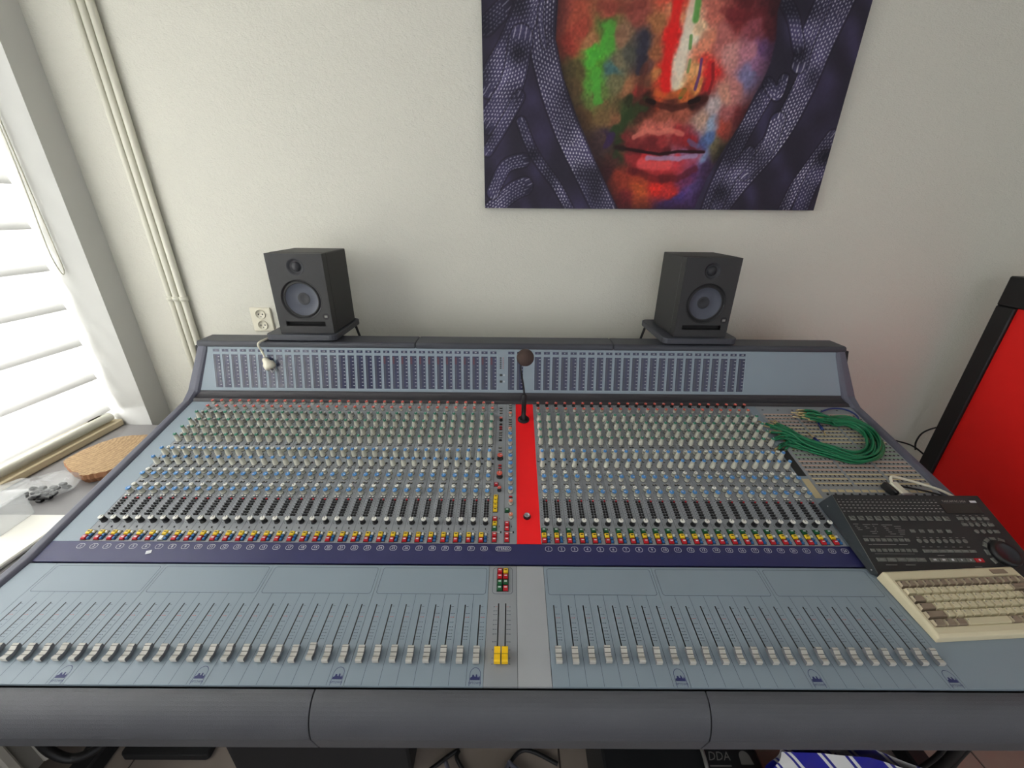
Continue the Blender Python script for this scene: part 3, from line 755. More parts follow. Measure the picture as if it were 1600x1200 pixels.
def speaker(x0,label,rz):
    W,H,D=0.178,0.256,0.195
    e=empty('studio_monitor',(x0+W/2,0.628+D/2,1.149)); tag(e,label,'speaker','studio monitor speakers'); e.rotation_euler=(0,0,rz)
    MB().cbox(-W/2,W/2,-D/2+0.030,D/2,0,H,0.002).build('cabinet',M_spk,e,bevel=0.002)
    fy=-D/2+0.006
    # front baffle with openings: frame cut as ring strips around the two drivers
    b=MB(); N=40
    def plate_with_hole(x0,x1,z0,z1,cx,cz,r,y):
        ring=[(cx+r*math.cos(2*PI*k/N),cz+r*math.sin(2*PI*k/N)) for k in range(N)]; edge=[]
        for k in range(N):
            a=2*PI*k/N; c,s_=math.cos(a),math.sin(a)
            tx=((x1-cx)/c if c>1e-9 else ((x0-cx)/c if c<-1e-9 else 1e9)); tz=((z1-cz)/s_ if s_>1e-9 else ((z0-cz)/s_ if s_<-1e-9 else 1e9))
            t=min(tx,tz); edge.append((cx+c*t,cz+s_*t))
        # push nearest samples into the corners
        for qx,qz in ((x0,z0),(x1,z0),(x1,z1),(x0,z1)):
            i=min(range(N),key=lambda i:(edge[i][0]-qx)**2+(edge[i][1]-qz)**2); edge[i]=(qx,qz)
        v=[(x,y,z) for x,z in ring]+[(x,y,z) for x,z in edge]
        b.add(v,[(k,(k+1)%N,N+(k+1)%N,N+k) for k in range(N)],0)
    w=W/2-0.001; y=fy-0.006
    plate_with_hole(-w,w,0.052,0.182,0,0.112,0.064,y)
    plate_with_hole(-w,w,0.182,H-0.001,0,0.215,0.026,y)
    b.box(-w,w,y,y+0.0001,0.001,0.022,0)
    sl0,sl1=0.026,0.041
    b.add([(-w,y,0.022),(w,y,0.022),(w,y,sl0),(-w,y,sl0)],[(0,1,2,3)],0); b.add([(-w,y,sl1),(w,y,sl1),(w,y,0.052),(-w,y,0.052)],[(0,1,2,3)],0)
    for s_ in (-1,1): b.add([(s_*0.064,y,sl0),(s_*w,y,sl0),(s_*w,y,sl1),(s_*0.064,y,sl1)],[(0,1,2,3)] if s_>0 else [(3,2,1,0)],0)
    for s_ in (-1,1): b.add([(s_*w,y,0.001),(s_*w,fy+0.026,0.001),(s_*w,fy+0.026,H-0.001),(s_*w,y,H-0.001)],[(0,1,2,3)],0)
    b.add([(-w,y,H-0.001),(w,y,H-0.001),(w,fy+0.026,H-0.001),(-w,fy+0.026,H-0.001)],[(0,1,2,3)],0)
    b.build('front_baffle',M_spk,e)
    MB().lathe([(0.066,0.0),(0.064,0.0008),(0.0615,-0.004),(0.058,-0.006),(0.0575,-0.0045),(0.055,-0.0025),(0.0515,-0.0045)],40,(0,y,0.112),axis='y',cap1=False).build('woofer_surround',M_rubber,e)
    MB().lathe([(0.0517,-0.0050),(0.049,-0.0062),(0.020,-0.019),(0.0195,-0.0185),(0.012,-0.0210),(0.0,-0.0215)],36,(0,y,0.112),axis='y',mis=[0,0,1,1,1],cap1=False).build('woofer_cone',[M_cone,M_conedark],e)
    MB().lathe([(0.0275,0.0),(0.0262,0.0006),(0.0205,-0.005),(0.0160,-0.0070),(0.0150,-0.0055),(0.013,-0.0025),(0.007,0.0),(0.0,0.001)],30,(0,y,0.215),axis='y',cap1=False).build('tweeter',M_conedark,e)
    MB().box(-0.066,0.066,y+0.012,y+0.014,sl0-0.001,sl1+0.001).build('port_slot',mat('port_black',(8,8,9),0.8),e)
    lb=MB(); lb.lathe([(0.011,0.0),(0.011,0.0006)],20,(0.070,y,0.058),axis='y'); lb.box(0.0655,0.0745,y-0.0012,y-0.0006,0.0545,0.0615,1)
    lb.build('badge',[M_black,M_inkg],e)
speaker(-0.7090,'black two-way studio speaker beside the cream wall socket',0.012)
speaker(0.5995,'black two-way studio speaker on the shelf below the large face portrait',0.012)

# ------------------------------------------------------------------ talkback microphone
kx,kt=3.37*P,0.484
base=(kx,kt*cK,Z0+kt*sK+0.0006)
mc=empty('gooseneck_microphone',base); tag(mc,'black gooseneck microphone with brown foam ball on red panel','microphone')
MB().lathe([(0.019,0.0),(0.019,0.0015),(0.0165,0.0035),(0.012,0.004)],24,mis=[0,0,1]).build('base_flange',[M_black,M_blackmatt],mc,(0,0,0),(PK,0,0))
MB().lathe([(0.0100,0.002),(0.0100,0.012),(0.0075,0.018),(0.0075,0.052),(0.0082,0.054),(0.0082,0.086),(0.0065,0.090),(0.0030,0.092)],18).build('stem',M_black,mc)
gp=[(0,0,0.090),(-0.001,0,0.105),(-0.005,0,0.130),(-0.010,0.0,0.160),(-0.012,0.0,0.180),(-0.006,0,0.196),(0.000,0,0.204)]
MB().tube(spline(gp,5),0.0030,10).build('gooseneck',M_black,mc)
R_=0.0262
MB().lathe([(0.004,-R_)]+[(R_*math.sin(PI*k/14),-R_*math.cos(PI*k/14)) for k in range(2,14)]+[(0.001,R_)],24,(0.001,0.0,0.2105)).build('foam_windscreen',M_foam,mc)

# ------------------------------------------------------------------ portrait canvas
CW,CH=1.176,0.80
NX,NY=560,380
FACE=[(0.229, 0.572), (0.226, 0.48), (0.256, 0.383), (0.304, 0.281), (0.367, 0.171), (0.419, 0.084), (0.474, -0.001), (0.749, 0.001), (0.775, 0.098), (0.805, 0.166), (0.835, 0.223), (0.857, 0.268), (0.881, 0.339), (0.897, 0.373), (0.911, 0.423), (0.913, 0.487), (0.899, 0.549), (0.902, 0.578)]
COLS=[(0.246, 0.542, 150, 70, 60), (0.286, 0.527, 170, 80, 60), (0.382, 0.543, 165, 80, 65), (0.48, 0.537, 150, 75, 65), (0.27, 0.473, 160, 60, 48), (0.298, 0.504, 165, 70, 55), (0.33, 0.473, 175, 120, 80), (0.295, 0.4, 95, 85, 50), (0.356, 0.409, 90, 150, 50), (0.343, 0.437, 85, 195, 60), (0.359, 0.368, 90, 160, 60), (0.39, 0.466, 85, 175, 60), (0.381, 0.513, 90, 120, 55), (0.428, 0.482, 150, 110, 85), (0.425, 0.426, 120, 110, 85), (0.407, 0.402, 75, 110, 110), (0.299, 0.35, 110, 90, 55), (0.363, 0.334, 100, 120, 60), (0.421, 0.368, 120, 115, 80), (0.464, 0.352, 165, 110, 75), (0.462, 0.451, 85, 85, 75), (0.5, 0.467, 60, 58, 70), (0.5, 0.435, 55, 50, 62), (0.527, 0.419, 110, 70, 65), (0.522, 0.378, 120, 75, 55), (0.508, 0.335, 150, 50, 45), (0.325, 0.281, 100, 75, 45), (0.389, 0.281, 120, 95, 60), (0.432, 0.273, 140, 95, 65), (0.461, 0.291, 60, 75, 40), (0.479, 0.318, 50, 55, 32), (0.417, 0.209, 80, 60, 55), (0.427, 0.218, 60, 40, 75), (0.446, 0.237, 55, 75, 40), (0.511, 0.309, 80, 45, 35), (0.542, 0.514, 170, 110, 70), (0.542, 0.452, 165, 100, 65), (0.586, 0.545, 215, 140, 100), (0.622, 0.42, 238, 218, 190), (0.636, 0.484, 238, 228, 205), (0.656, 0.516, 235, 200, 160), (0.626, 0.37, 238, 210, 160), (0.591, 0.362, 238, 38, 32), (0.58, 0.403, 238, 40, 35), (0.583, 0.484, 232, 40, 38), (0.582, 0.568, 225, 60, 50), (0.561, 0.395, 190, 120, 70), (0.681, 0.404, 235, 170, 110), (0.689, 0.469, 225, 140, 110), (0.69, 0.363, 235, 150, 80), (0.711, 0.358, 170, 50, 50), (0.721, 0.388, 220, 38, 40), (0.709, 0.421, 225, 70, 60), (0.682, 0.325, 40, 18, 18), (0.707, 0.325, 60, 22, 22), (0.57, 0.336, 190, 75, 40), (0.531, 0.322, 60, 30, 22), (0.616, 0.31, 95, 42, 30), (0.653, 0.337, 200, 100, 50), (0.599, 0.284, 160, 85, 65), (0.663, 0.284, 170, 90, 70), (0.745, 0.485, 190, 110, 105), (0.774, 0.532, 130, 48, 52), (0.786, 0.562, 100, 38, 42), (0.712, 0.547, 200, 110, 95), (0.776, 0.438, 208, 145, 140), (0.836, 0.439, 190, 125, 140), (0.882, 0.455, 110, 75, 120), (0.84, 0.502, 140, 70, 80), (0.876, 0.518, 100, 38, 45), (0.873, 0.563, 80, 34, 40), (0.848, 0.389, 130, 125, 165), (0.864, 0.406, 150, 105, 140), (0.815, 0.355, 195, 125, 120), (0.778, 0.338, 205, 145, 125), (0.752, 0.312, 195, 178, 178), (0.73, 0.267, 195, 155, 135), (0.753, 0.258, 150, 165, 190), (0.749, 0.222, 90, 115, 165), (0.732, 0.203, 80, 90, 140), (0.81, 0.286, 170, 95, 95), (0.844, 0.277, 130, 50, 52), (0.799, 0.241, 180, 75, 60), (0.809, 0.194, 70, 70, 45), (0.786, 0.204, 120, 110, 80), (0.47, 0.219, 130, 50, 48), (0.543, 0.238, 218, 115, 98), (0.607, 0.235, 222, 120, 105), (0.652, 0.224, 170, 45, 50), (0.694, 0.208, 165, 35, 42), (0.59, 0.211, 180, 60, 60), (0.495, 0.195, 90, 28, 30), (0.528, 0.19, 70, 18, 22), (0.616, 0.179, 55, 14, 20), (0.703, 0.182, 70, 25, 50), (0.571, 0.194, 80, 22, 25), (0.499, 0.163, 110, 45, 42), (0.555, 0.154, 215, 48, 52), (0.621, 0.151, 238, 58, 58), (0.665, 0.151, 225, 70, 85), (0.706, 0.169, 135, 130, 185), (0.737, 0.175, 130, 150, 190), (0.639, 0.172, 180, 140, 170), (0.684, 0.165, 150, 120, 165), (0.461, 0.166, 48, 65, 35), (0.463, 0.191, 45, 50, 30), (0.445, 0.153, 80, 45, 42), (0.538, 0.119, 110, 26, 28), (0.628, 0.11, 120, 30, 32), (0.713, 0.13, 95, 50, 100), (0.475, 0.085, 150, 55, 38), (0.545, 0.065, 198, 88, 45), (0.541, 0.095, 170, 65, 40), (0.611, 0.076, 228, 48, 38), (0.647, 0.06, 205, 50, 48), (0.68, 0.04, 80, 60, 130), (0.734, 0.077, 95, 75, 138), (0.756, 0.137, 85, 60, 105), (0.643, 0.015, 80, 55, 120), (0.552, 0.014, 192, 80, 48), (0.495, 0.018, 120, 35, 40), (0.755, 0.026, 85, 60, 120), (0.427, 0.114, 70, 30, 35), (0.695, 0.107, 110, 50, 90)]
BANDS=[([(0.186, 0.586), (0.186, 0.48), (0.22, 0.366), (0.275, 0.244), (0.342, 0.132), (0.429, -0.008)], 0.0418, 1.0), ([(0.013, 0.509), (0.071, 0.555)], 0.0266, 0.55), ([(0.021, 0.364), (0.092, 0.463), (0.148, 0.578)], 0.0418, 0.6), ([(0.019, 0.26), (0.093, 0.365), (0.121, 0.479)], 0.038, 0.7), ([(0.012, 0.177), (0.072, 0.26), (0.118, 0.331)], 0.019, 0.6), ([(0.125, 0.261), (0.171, 0.169), (0.252, 0.072), (0.302, -0.005)], 0.0171, 0.55), ([(0.016, -0.012), (0.096, 0.051), (0.14, 0.071)], 0.0304, 0.5), ([(0.028, 0.05), (0.073, 0.13), (0.134, 0.15)], 0.0228, 0.4), ([(0.186, 0.578), (0.179, 0.526), (0.195, 0.464)], 0.0095, 0.8), ([(1.088, 0.588), (1.057, 0.473), (1.027, 0.34), (0.978, 0.215), (0.88, 0.079), (0.83, -0.004)], 0.038, 1.0), ([(1.03, 0.587), (1.007, 0.488), (1.002, 0.424)], 0.0266, 0.9), ([(0.908, 0.579), (0.95, 0.534), (0.986, 0.464)], 0.019, 0.7), ([(0.913, 0.339), (0.886, 0.278), (0.853, 0.195), (0.813, 0.078), (0.796, -0.004)], 0.0266, 0.75), ([(0.914, 0.373), (0.954, 0.34), (0.963, 0.382)], 0.0171, 0.7), ([(0.973, 0.27), (0.955, 0.177), (0.904, 0.119)], 0.0266, 0.7), ([(1.169, 0.226), (1.128, 0.15), (1.093, 0.081), (1.07, 0.003)], 0.0228, 0.85), ([(1.168, 0.16), (1.138, 0.081), (1.127, 0.003)], 0.0304, 0.35), ([(0.901, 0.176), (0.853, 0.098), (0.825, 0.0)], 0.0228, 0.8)]
us=np.linspace(0,CW,NX); vs_=np.linspace(0,CH,NY); U,V=np.meshgrid(us,vs_)
rng=np.random.default_rng(3)
def smooth_noise(scale,seed):
    r=np.random.default_rng(seed); gx,gy=int(CW*scale)+3,int(CH*scale)+3; g=r.random((gy,gx))
    x=U*scale; y=V*scale; i=x.astype(int); j=y.astype(int); fx=x-i; fy=y-j; fx=fx*fx*(3-2*fx); fy=fy*fy*(3-2*fy)
    return (g[j,i]*(1-fx)+g[j,i+1]*fx)*(1-fy)+(g[j+1,i]*(1-fx)+g[j+1,i+1]*fx)*fy
n1=smooth_noise(18,1); n2=smooth_noise(60,2); n3=smooth_noise(160,3); n4=smooth_noise(8,4)
# scarf ground: dark folds
fold=0.5+0.5*np.sin((U*0.8+V*0.35)*46+6*n4+np.where(U<0.55,0,1.3)*V*9)
rgb=np.empty((NY,NX,3))
rgb[...,0]=44+26*fold*n1; rgb[...,1]=40+22*fold*n1; rgb[...,2]=54+40*fold*n1
def seg_dist(path):
    best=np.full(U.shape,1e9); along=np.zeros_like(U); side=np.zeros_like(U); acc=0.0
    pts=[tuple(p) for p in path]
    for (a,b),(c,d) in zip(pts[:-1],pts[1:]):
        L=math.hypot(c-a,d-b); tx,ty=(c-a)/L,(d-b)/L
        t=np.clip((U-a)*tx+(V-b)*ty,0,L); dx=U-(a+t*tx); dy=V-(b+t*ty); D=np.hypot(dx,dy)
        k=D<best; best=np.where(k,D,best); along=np.where(k,acc+t,along); side=np.where(k,dx*ty-dy*tx,side); acc+=L
    return best,along,side
for path,w,br in BANDS:
    path=[(p.x,p.y) for p in spline([(a,b,0) for a,b in path],6)]
    D,A,S=seg_dist(path); m_=np.clip((w-D)/0.006,0,1)
    base=np.stack([58+34*br+0*U,54+32*br+0*U,84+40*br+0*U],-1)*(0.35+0.75*n1[...,None])
    rgb=rgb*(1-m_[...,None]*0.75)+base*m_[...,None]*0.75
    k=np.floor(S/0.0085); S=S+0.003*(n2-0.5); A=A+0.006*(n2-0.5); dots=np.clip(np.sin(S/0.0085*2*PI)*1.4,0,1)*np.clip(np.sin((A/0.0125+0.5*(k%2))*2*PI)*1.6+0.2,0,1)
    dm=np.clip(m_*dots*(0.25+0.85*br)*(0.15+1.3*n4*n1+0.35*n1),0,1)[...,None]
    rgb=rgb*(1-dm)+np.array([222,220,232])*dm
    em=(np.clip(1-np.abs(D-w)/0.0035,0,1)*0.6)[...,None]; rgb=rgb*(1-em)+np.array([26,22,32])*em
# face
poly=FACE+[(0.895,0.72),(0.80,CH),(0.36,CH),(0.262,0.72)]
ins=np.zeros(U.shape,bool); edge=np.full(U.shape,1e9)
for (a,b),(c,d) in zip(poly,poly[1:]+poly[:1]):
    cr=((b>V)!=(d>V)); xi=a+(V-b)/((d-b) if abs(d-b)>1e-9 else 1e-9)*(c-a); ins^=(cr&(U<xi))
    L=math.hypot(c-a,d-b); t=np.clip(((U-a)*(c-a)+(V-b)*(d-b))/(L*L),0,1); edge=np.minimum(edge,np.hypot(U-a-t*(c-a),V-b-t*(d-b)))
pts=np.array(COLS+[(0.40,0.62,150,72,60),(0.62,0.66,200,120,90),(0.80,0.64,120,50,50),(0.30,0.64,120,60,50),(0.6,0.74,170,80,60)],float)
Uw=U+0.020*(n1-0.5)+0.012*(n2-0.5); Vw=V+0.026*(n1[:,::-1]-0.5)+0.014*(n2[::-1]-0.5)
num_=np.zeros(rgb.shape); den=np.zeros(U.shape)
for u,v_,r,g,b_ in pts:
    wgt=1.0/((Uw-u)**2+(Vw-v_)**2+1.2e-5)**2.1
    num_+=wgt[...,None]*np.array([r,g,b_]); den+=wgt
fc=num_/den[...,None]*(0.90+0.20*n3[...,None])
# paint strokes on the face
def stroke(path,w,c,k=1.0,rough=0.5):
    global fc
    D,A,S=seg_dist(path); a=np.clip((w-D)/(w*0.5)+rough*(n2-0.5)*2,0,1)*k; fc=fc*(1-a[...,None])+np.array(c)*a[...,None]
stroke([(0.593,0.583),(0.587,0.484),(0.582,0.403),(0.588,0.352)],0.019,(232,34,32),0.92,0.3)
stroke([(0.640,0.572),(0.634,0.50),(0.624,0.42),(0.618,0.37)],0.022,(238,226,204),0.75,0.3)
stroke([(0.652,0.575),(0.652,0.53)],0.012,(92,160,74),0.9,0.4)
stroke([(0.646,0.49),(0.648,0.46)],0.006,(92,150,74),0.8,0.3)
stroke([(0.654,0.43),(0.652,0.40)],0.006,(112,150,84),0.7,0.3)
stroke([(0.650,0.350),(0.640,0.335)],0.009,(70,110,44),0.9,0.3)
stroke([(0.690,0.432),(0.690,0.39),(0.684,0.355)],0.006,(104,62,120),0.9,0.3)
stroke([(0.720,0.42),(0.728,0.39),(0.722,0.36)],0.013,(214,36,40),0.85,0.3)
stroke([(0.385,0.50),(0.378,0.46),(0.345,0.43),(0.365,0.38),(0.372,0.33)],0.020,(84,176,62),0.75,1.2)
stroke([(0.395,0.52),(0.398,0.46)],0.014,(86,160,62),0.7,1.2)
stroke([(0.505,0.49),(0.500,0.44),(0.498,0.40)],0.014,(52,50,64),0.75,1.0)
stroke([(0.525,0.315),(0.470,0.27),(0.445,0.235)],0.020,(46,66,34),0.8,0.8)
stroke([(0.430,0.222),(0.412,0.195)],0.014,(60,40,84),0.8,0.6)
stroke([(0.452,0.215),(0.447,0.165)],0.014,(44,62,34),0.75,0.8)
def area(poly,c,k,soft=0.008,rough=0.25):
    global fc
    ins_=np.zeros(U.shape,bool); ed_=np.full(U.shape,1e9)
    for (a,b),(c_,d) in zip(poly,poly[1:]+poly[:1]):
        cr=((b>V)!=(d>V)); xi=a+(V-b)/((d-b) if abs(d-b)>1e-9 else 1e-9)*(c_-a); ins_^=(cr&(U<xi))
        L=math.hypot(c_-a,d-b); t=np.clip(((U-a)*(c_-a)+(V-b)*(d-b))/(L*L),0,1); ed_=np.minimum(ed_,np.hypot(U-a-t*(c_-a),V-b-t*(d-b)))
    w=np.clip(0.5+np.where(ins_,ed_,-ed_)/soft+rough*(n2-0.5),0,1)*k; fc=fc*(1-w[...,None])+np.array(c)*w[...,None]
UPL=[(0.445,0.193),(0.492,0.217),(0.543,0.236),(0.587,0.226),(0.622,0.237),(0.669,0.226),(0.716,0.203),(0.747,0.181),(0.66,0.182),(0.596,0.173),(0.529,0.182)]
LOL=[(0.46,0.178),(0.53,0.175),(0.618,0.168),(0.748,0.177),(0.728,0.142),(0.668,0.11),(0.583,0.109),(0.502,0.136)]
area(UPL,(140,42,46),0.55,0.016); area(LOL,(196,52,58),0.55,0.020)
stroke([(0.505,0.222),(0.545,0.240),(0.587,0.231),(0.622,0.241),(0.665,0.231)],0.010,(226,124,108),0.75,0.4)
stroke([(0.69,0.212),(0.72,0.196)],0.010,(104,112,160),0.6,0.6)
stroke([(0.54,0.143),(0.58,0.138),(0.63,0.142)],0.020,(242,92,92),0.75,0.4)
stroke([(0.56,0.160),(0.61,0.158),(0.66,0.160),(0.72,0.168)],0.010,(170,160,200),0.7,0.6)
stroke([(0.504,0.122),(0.585,0.098),(0.67,0.098),(0.725,0.127)],0.014,(96,24,30),0.6,0.3)
stroke([(0.447,0.191),(0.529,0.180),(0.596,0.171),(0.66,0.180),(0.747,0.179)],0.006,(40,10,16),0.95,0.2)
stroke([(0.447,0.191),(0.470,0.188)],0.012,(40,26,26),0.8,0.4)
stroke([(0.514,0.411),(0.509,0.369),(0.508,0.332)],0.014,(92,46,36),0.6,0.5)
stroke([(0.516,0.318),(0.563,0.313),(0.617,0.301),(0.668,0.313),(0.723,0.330)],0.011,(70,28,22),0.75,0.3)
stroke([(0.534,0.323),(0.556,0.318)],0.009,(30,12,12),0.95,0.2)
stroke([(0.673,0.320),(0.700,0.328)],0.009,(26,10,12),0.95,0.2)
stroke([(0.56,0.345),(0.60,0.335),(0.65,0.345)],0.012,(226,110,52),0.6,0.4)
stroke([(0.728,0.42),(0.736,0.38),(0.730,0.345)],0.006,(120,30,34),0.7,0.3)
stroke([(0.735,0.55),(0.79,0.535),(0.86,0.55)],0.016,(108,36,42),0.55,0.5)
stroke([(0.36,0.56),(0.43,0.555),(0.49,0.565)],0.016,(120,52,46),0.5,0.5)
for ex in (0.405,0.800):
    stroke([(ex-0.055,0.606),(ex,0.626),(ex+0.055,0.606)],0.013,(52,24,26),0.85,0.4)
    stroke([(ex-0.040,0.606),(ex+0.040,0.606)],0.013,(206,196,190),0.85,0.2)
    stroke([(ex-0.004,0.609),(ex+0.004,0.609)],0.016,(46,34,30),0.95,0.1)
    stroke([(ex-0.055,0.602),(ex,0.590),(ex+0.055,0.602)],0.006,(60,26,28),0.8,0.4)
    stroke([(ex-0.080,0.668),(ex,0.700),(ex+0.080,0.672)],0.014,(40,26,26),0.8,0.8)
sh=np.clip(edge/0.05,0,1)[...,None]; fc=fc*(0.45+0.55*sh)+np.array([46,28,36])*(1-sh)*0.35
a=np.clip(edge/0.004,0,1)*ins; rgb=rgb*(1-a[...,None])+fc*a[...,None]
rgb=np.clip(rgb*(0.97+0.06*n3[...,None]),0,255)/255
rgbl=np.where(rgb<=0.04045,rgb/12.92,((rgb+0.055)/1.055)**2.4)
cv=empty('portrait_canvas',(-0.038+CW/2,YW,1.543)); cv.rotation_euler=(0,-0.003,0)
tag(cv,'large canvas print of a paint-smeared face wrapped in a dark knitted scarf','canvas')
me=bpy.data.meshes.new('printed_face')
vert=np.stack([U.ravel()-CW/2,np.full(U.size,-0.0255),V.ravel()],-1).astype(np.float32)
me.vertices.add(len(vert)); me.vertices.foreach_set('co',vert.ravel())
I=np.arange(NX*NY).reshape(NY,NX); q=np.stack([I[:-1,:-1],I[:-1,1:],I[1:,1:],I[1:,:-1]],-1).reshape(-1,4)
me.loops.add(q.size); me.loops.foreach_set('vertex_index',q.ravel().astype(np.int32))
me.polygons.add(len(q)); me.polygons.foreach_set('loop_start',np.arange(0,q.size,4,dtype=np.int32)); me.polygons.foreach_set('loop_total',np.full(len(q),4,dtype=np.int32))
me.update(calc_edges=True)
ca=me.color_attributes.new('print','FLOAT_COLOR','POINT')
ca.data.foreach_set('color',np.concatenate([rgbl.reshape(-1,3),np.ones((NX*NY,1))],1).astype(np.float32).ravel())
Mp=bpy.data.materials.new('canvas_print'); Mp.use_nodes=True; nt=Mp.node_tree
an=nt.nodes.new('ShaderNodeVertexColor'); an.layer_name='print'; nt.links.new(an.outputs[0],nt.nodes['Principled BSDF'].inputs['Base Color'])
nt.nodes['Principled BSDF'].inputs['Roughness'].default_value=0.6; nt.nodes['Principled BSDF'].inputs['Specular IOR Level'].default_value=0.3
me.materials.append(Mp)
inst('printed_face',me,cv)
MB().box(-CW/2,CW/2,-0.025,-0.002,0,CH).build('stretcher',mat('canvas_edge',(52,46,66),0.7),cv)
# ------------------------------------------------------------------ transport remote on the console
RM=empty('transport_remote',(0.865,-0.0236,0.8084),(math.radians(24.454),0,0))
tag(RM,'dark grey recorder remote control with jog wheel lying on the console','remote')
RW,RL=0.366,0.187
# wedge body: top face in local z=0, underside lies on the console
def dn(w): # depth of the underside below the top face
    return -(0.0085+0.222*max(0,w-0.01)) if w>0.01 else -0.0085
b=MB()
v=[(0,0,0),(RW,0,0),(RW,RL,0),(0,RL,0),(-0.010,0.002,-0.0075),(RW+0.016,0.002,-0.0075),(RW+0.013,RL-0.004,-0.044),(-0.011,RL-0.004,-0.044),(0,-0.004,-0.006),(RW,-0.004,-0.006),(RW,RL+0.003,-0.043),(0,RL+0.003,-0.043)]
b.add(v,[(0,1,2,3)],0); b.add(v,[(8,9,1,0),(2,10,11,3),(11,10,9,8)],0); b.add(v,[(0,3,7,4),(4,7,11,8),(1,5,6,2),(5,9,10,6)],1); b.add(v,[(0,4,8),(1,9,5),(3,11,7),(2,6,10)],1)
b.build('housing',[M_remote,M_remoteside],RM)
ed=MB().tube([(0.0003,0.001,0.0003),(0.0003,RL-0.001,0.0003)],0.0006,5); ed.build('painted_edge_highlight',M_rbtn,RM)  # pale tube stands in for a highlight along the left edge
pr=MB()
for w_,h_ in ((0.1745,0.0008),(0.1680,0.0013),(0.1600,0.0012),(0.1523,0.0013),(0.1440,0.0013)):
    for k in range(24):
        u=0.007+k*0.01045; L=0.0022 if h_<0.001 else 0.0052
        pr.box(u-L/2,u+L/2,w_-h_/2,w_+h_/2,0,0.0003,1)
for (u,w_,L) in ((0.010,0.112,0.012),(0.032,0.111,0.018),(0.054,0.1115,0.015),(0.076,0.1105,0.026),(0.012,0.107,0.006),(0.034,0.1065,0.006),(0.054,0.107,0.003),(0.078,0.1065,0.007),(0.104,0.107,0.016),(0.104,0.1025,0.014),(0.108,0.098,0.016),(0.106,0.0935,0.015),(0.106,0.0885,0.012),(0.013,0.1025,0.008),(0.035,0.1025,0.008),(0.055,0.1025,0.005),(0.079,0.1025,0.009),(0.080,0.098,0.007),(0.082,0.0935,0.009),(0.084,0.0888,0.013),(0.040,0.0945,0.013),(0.042,0.090,0.011),(0.053,0.098,0.004),(0.055,0.094,0.003),(0.014,0.0985,0.010)):
    pr.box(u,u+L,w_-0.0006,w_+0.0006,0,0.0003,0)
outline(pr,[(0.015,0.083),(0.055,0.083)],0.0008,0.0003,0,False); outline(pr,[(0.068,0.083),(0.110,0.083)],0.0008,0.0003,0,False)
for u0,u1,w_ in ((0.018,0.026,0.064),(0.028,0.082,0.0645),(0.088,0.108,0.0645),(0.030,0.055,0.0195),(0.074,0.096,0.0195),(0.226,0.242,0.0165),(0.285,0.305,0.0110),(0.160,0.176,0.0405)): pr.box(u0,u1,w_-0.0006,w_+0.0006,0,0.0003,0)
pr.box(0.020,0.110,0.0432,0.0438,0,0.0003,0)
for k in range(8): pr.box(0.143+k*0.0152-0.003,0.143+k*0.0152+0.003,0.0805,0.0818,0,0.0003,0)
for k in range(7): pr.box(0.1421+k*0.0173-0.004,0.1421+k*0.0173+0.002,0.0590,0.0602,0,0.0003,0)
for k in range(5): pr.box(0.276+k*0.0155-0.003,0.276+k*0.0155+0.003,0.1343,0.1355,0,0.0003,0); pr.box(0.276+k*0.0155-0.003,0.276+k*0.0155+0.003,0.1185,0.1196,0,0.0003,0)
pr.merge(text_mb('TASCAM RC-2424',0.0075,1),(0.294,0.1712,0.0004),1)
pr.box(0.334,0.3495,0.1685,0.1735,0,0.0004,2)
prl=pr.build('printed_legend',[M_inkg,mat('printed_silver',(170,168,162),0.5),M_inkw],RM); stuff(prl)
MB().box(0.254,0.344,0.1400,0.1640,0,0.0010).build('display_window',mat('dark_display',(40,28,28),0.12),RM)
def rb(u,w_,du,dw,h=0.0022,m_=M_rbtn,leg=None,name='button'):
    b=MB(); c=0.0007
    v=[(-du/2,-dw/2,0),(du/2,-dw/2,0),(du/2,dw/2,0),(-du/2,dw/2,0),(-du/2+c,-dw/2+c,h),(du/2-c,-dw/2+c,h),(du/2-c,dw/2-c,h),(-du/2+c,dw/2-c,h)]
    b.add(v,[(0,1,5,4),(1,2,6,5),(2,3,7,6),(3,0,4,7),(4,5,6,7)],0)
    if leg=='diag': outline(b,[(-du/2+0.0015,dw/2-0.0012),(du/2-0.0015,-dw/2+0.0012)],0.0016,h+0.0002,1,False)
    elif leg=='bar': b.box(-du*0.20,du*0.22,-dw*0.06,dw*0.10,h,h+0.0002,3)
    elif leg in ('ff','rw','st','pl','rc'):
        z=h+0.0003
        if leg=='st': b.box(-0.0022,0.0022,-0.002,0.002,h,z,2)
        elif leg=='rc': b.lathe([(0.0024,h),(0.0024,z)],10,mis=[2])
        else:
            for o_ in ((-0.003,0.0004) if leg!='pl' else (-0.0015,)):
                s_=-1 if leg=='rw' else 1
                tri=[(s_*(o_),-0.0022,z),(s_*(o_+0.0034),0,z),(s_*(o_),0.0022,z)]
                b.add(tri if s_>0 else tri[::-1],[(0,1,2)],2)
    return b.build(name,[m_,M_remote,M_inkw,M_inkg],RM,(u,w_,0))
for k in range(12): rb(0.0165+k*0.02055,0.1268,0.0135,0.0105,leg='diag')
for k in range(5): rb(0.1407+k*0.0214,0.0962,0.0105,0.0075,leg='bar')
for k in range(8):
    b=MB().lathe([(0.0048,0),(0.0046,0.0018),(0.0040,0.0022)],12); b.build('round_button',M_rbtn,RM,(0.1405+k*0.0152,0.0730,0))
for k in range(8): rb(0.0185+k*0.01360,0.0747,0.0098,0.0070,leg='bar')
for k in range(8): rb(0.0195+k*0.01365,0.0513,0.0098,0.0070,leg='bar')
for k in range(7): rb(0.1421+k*0.0173,0.0502,0.0158,0.0070,leg='bar')
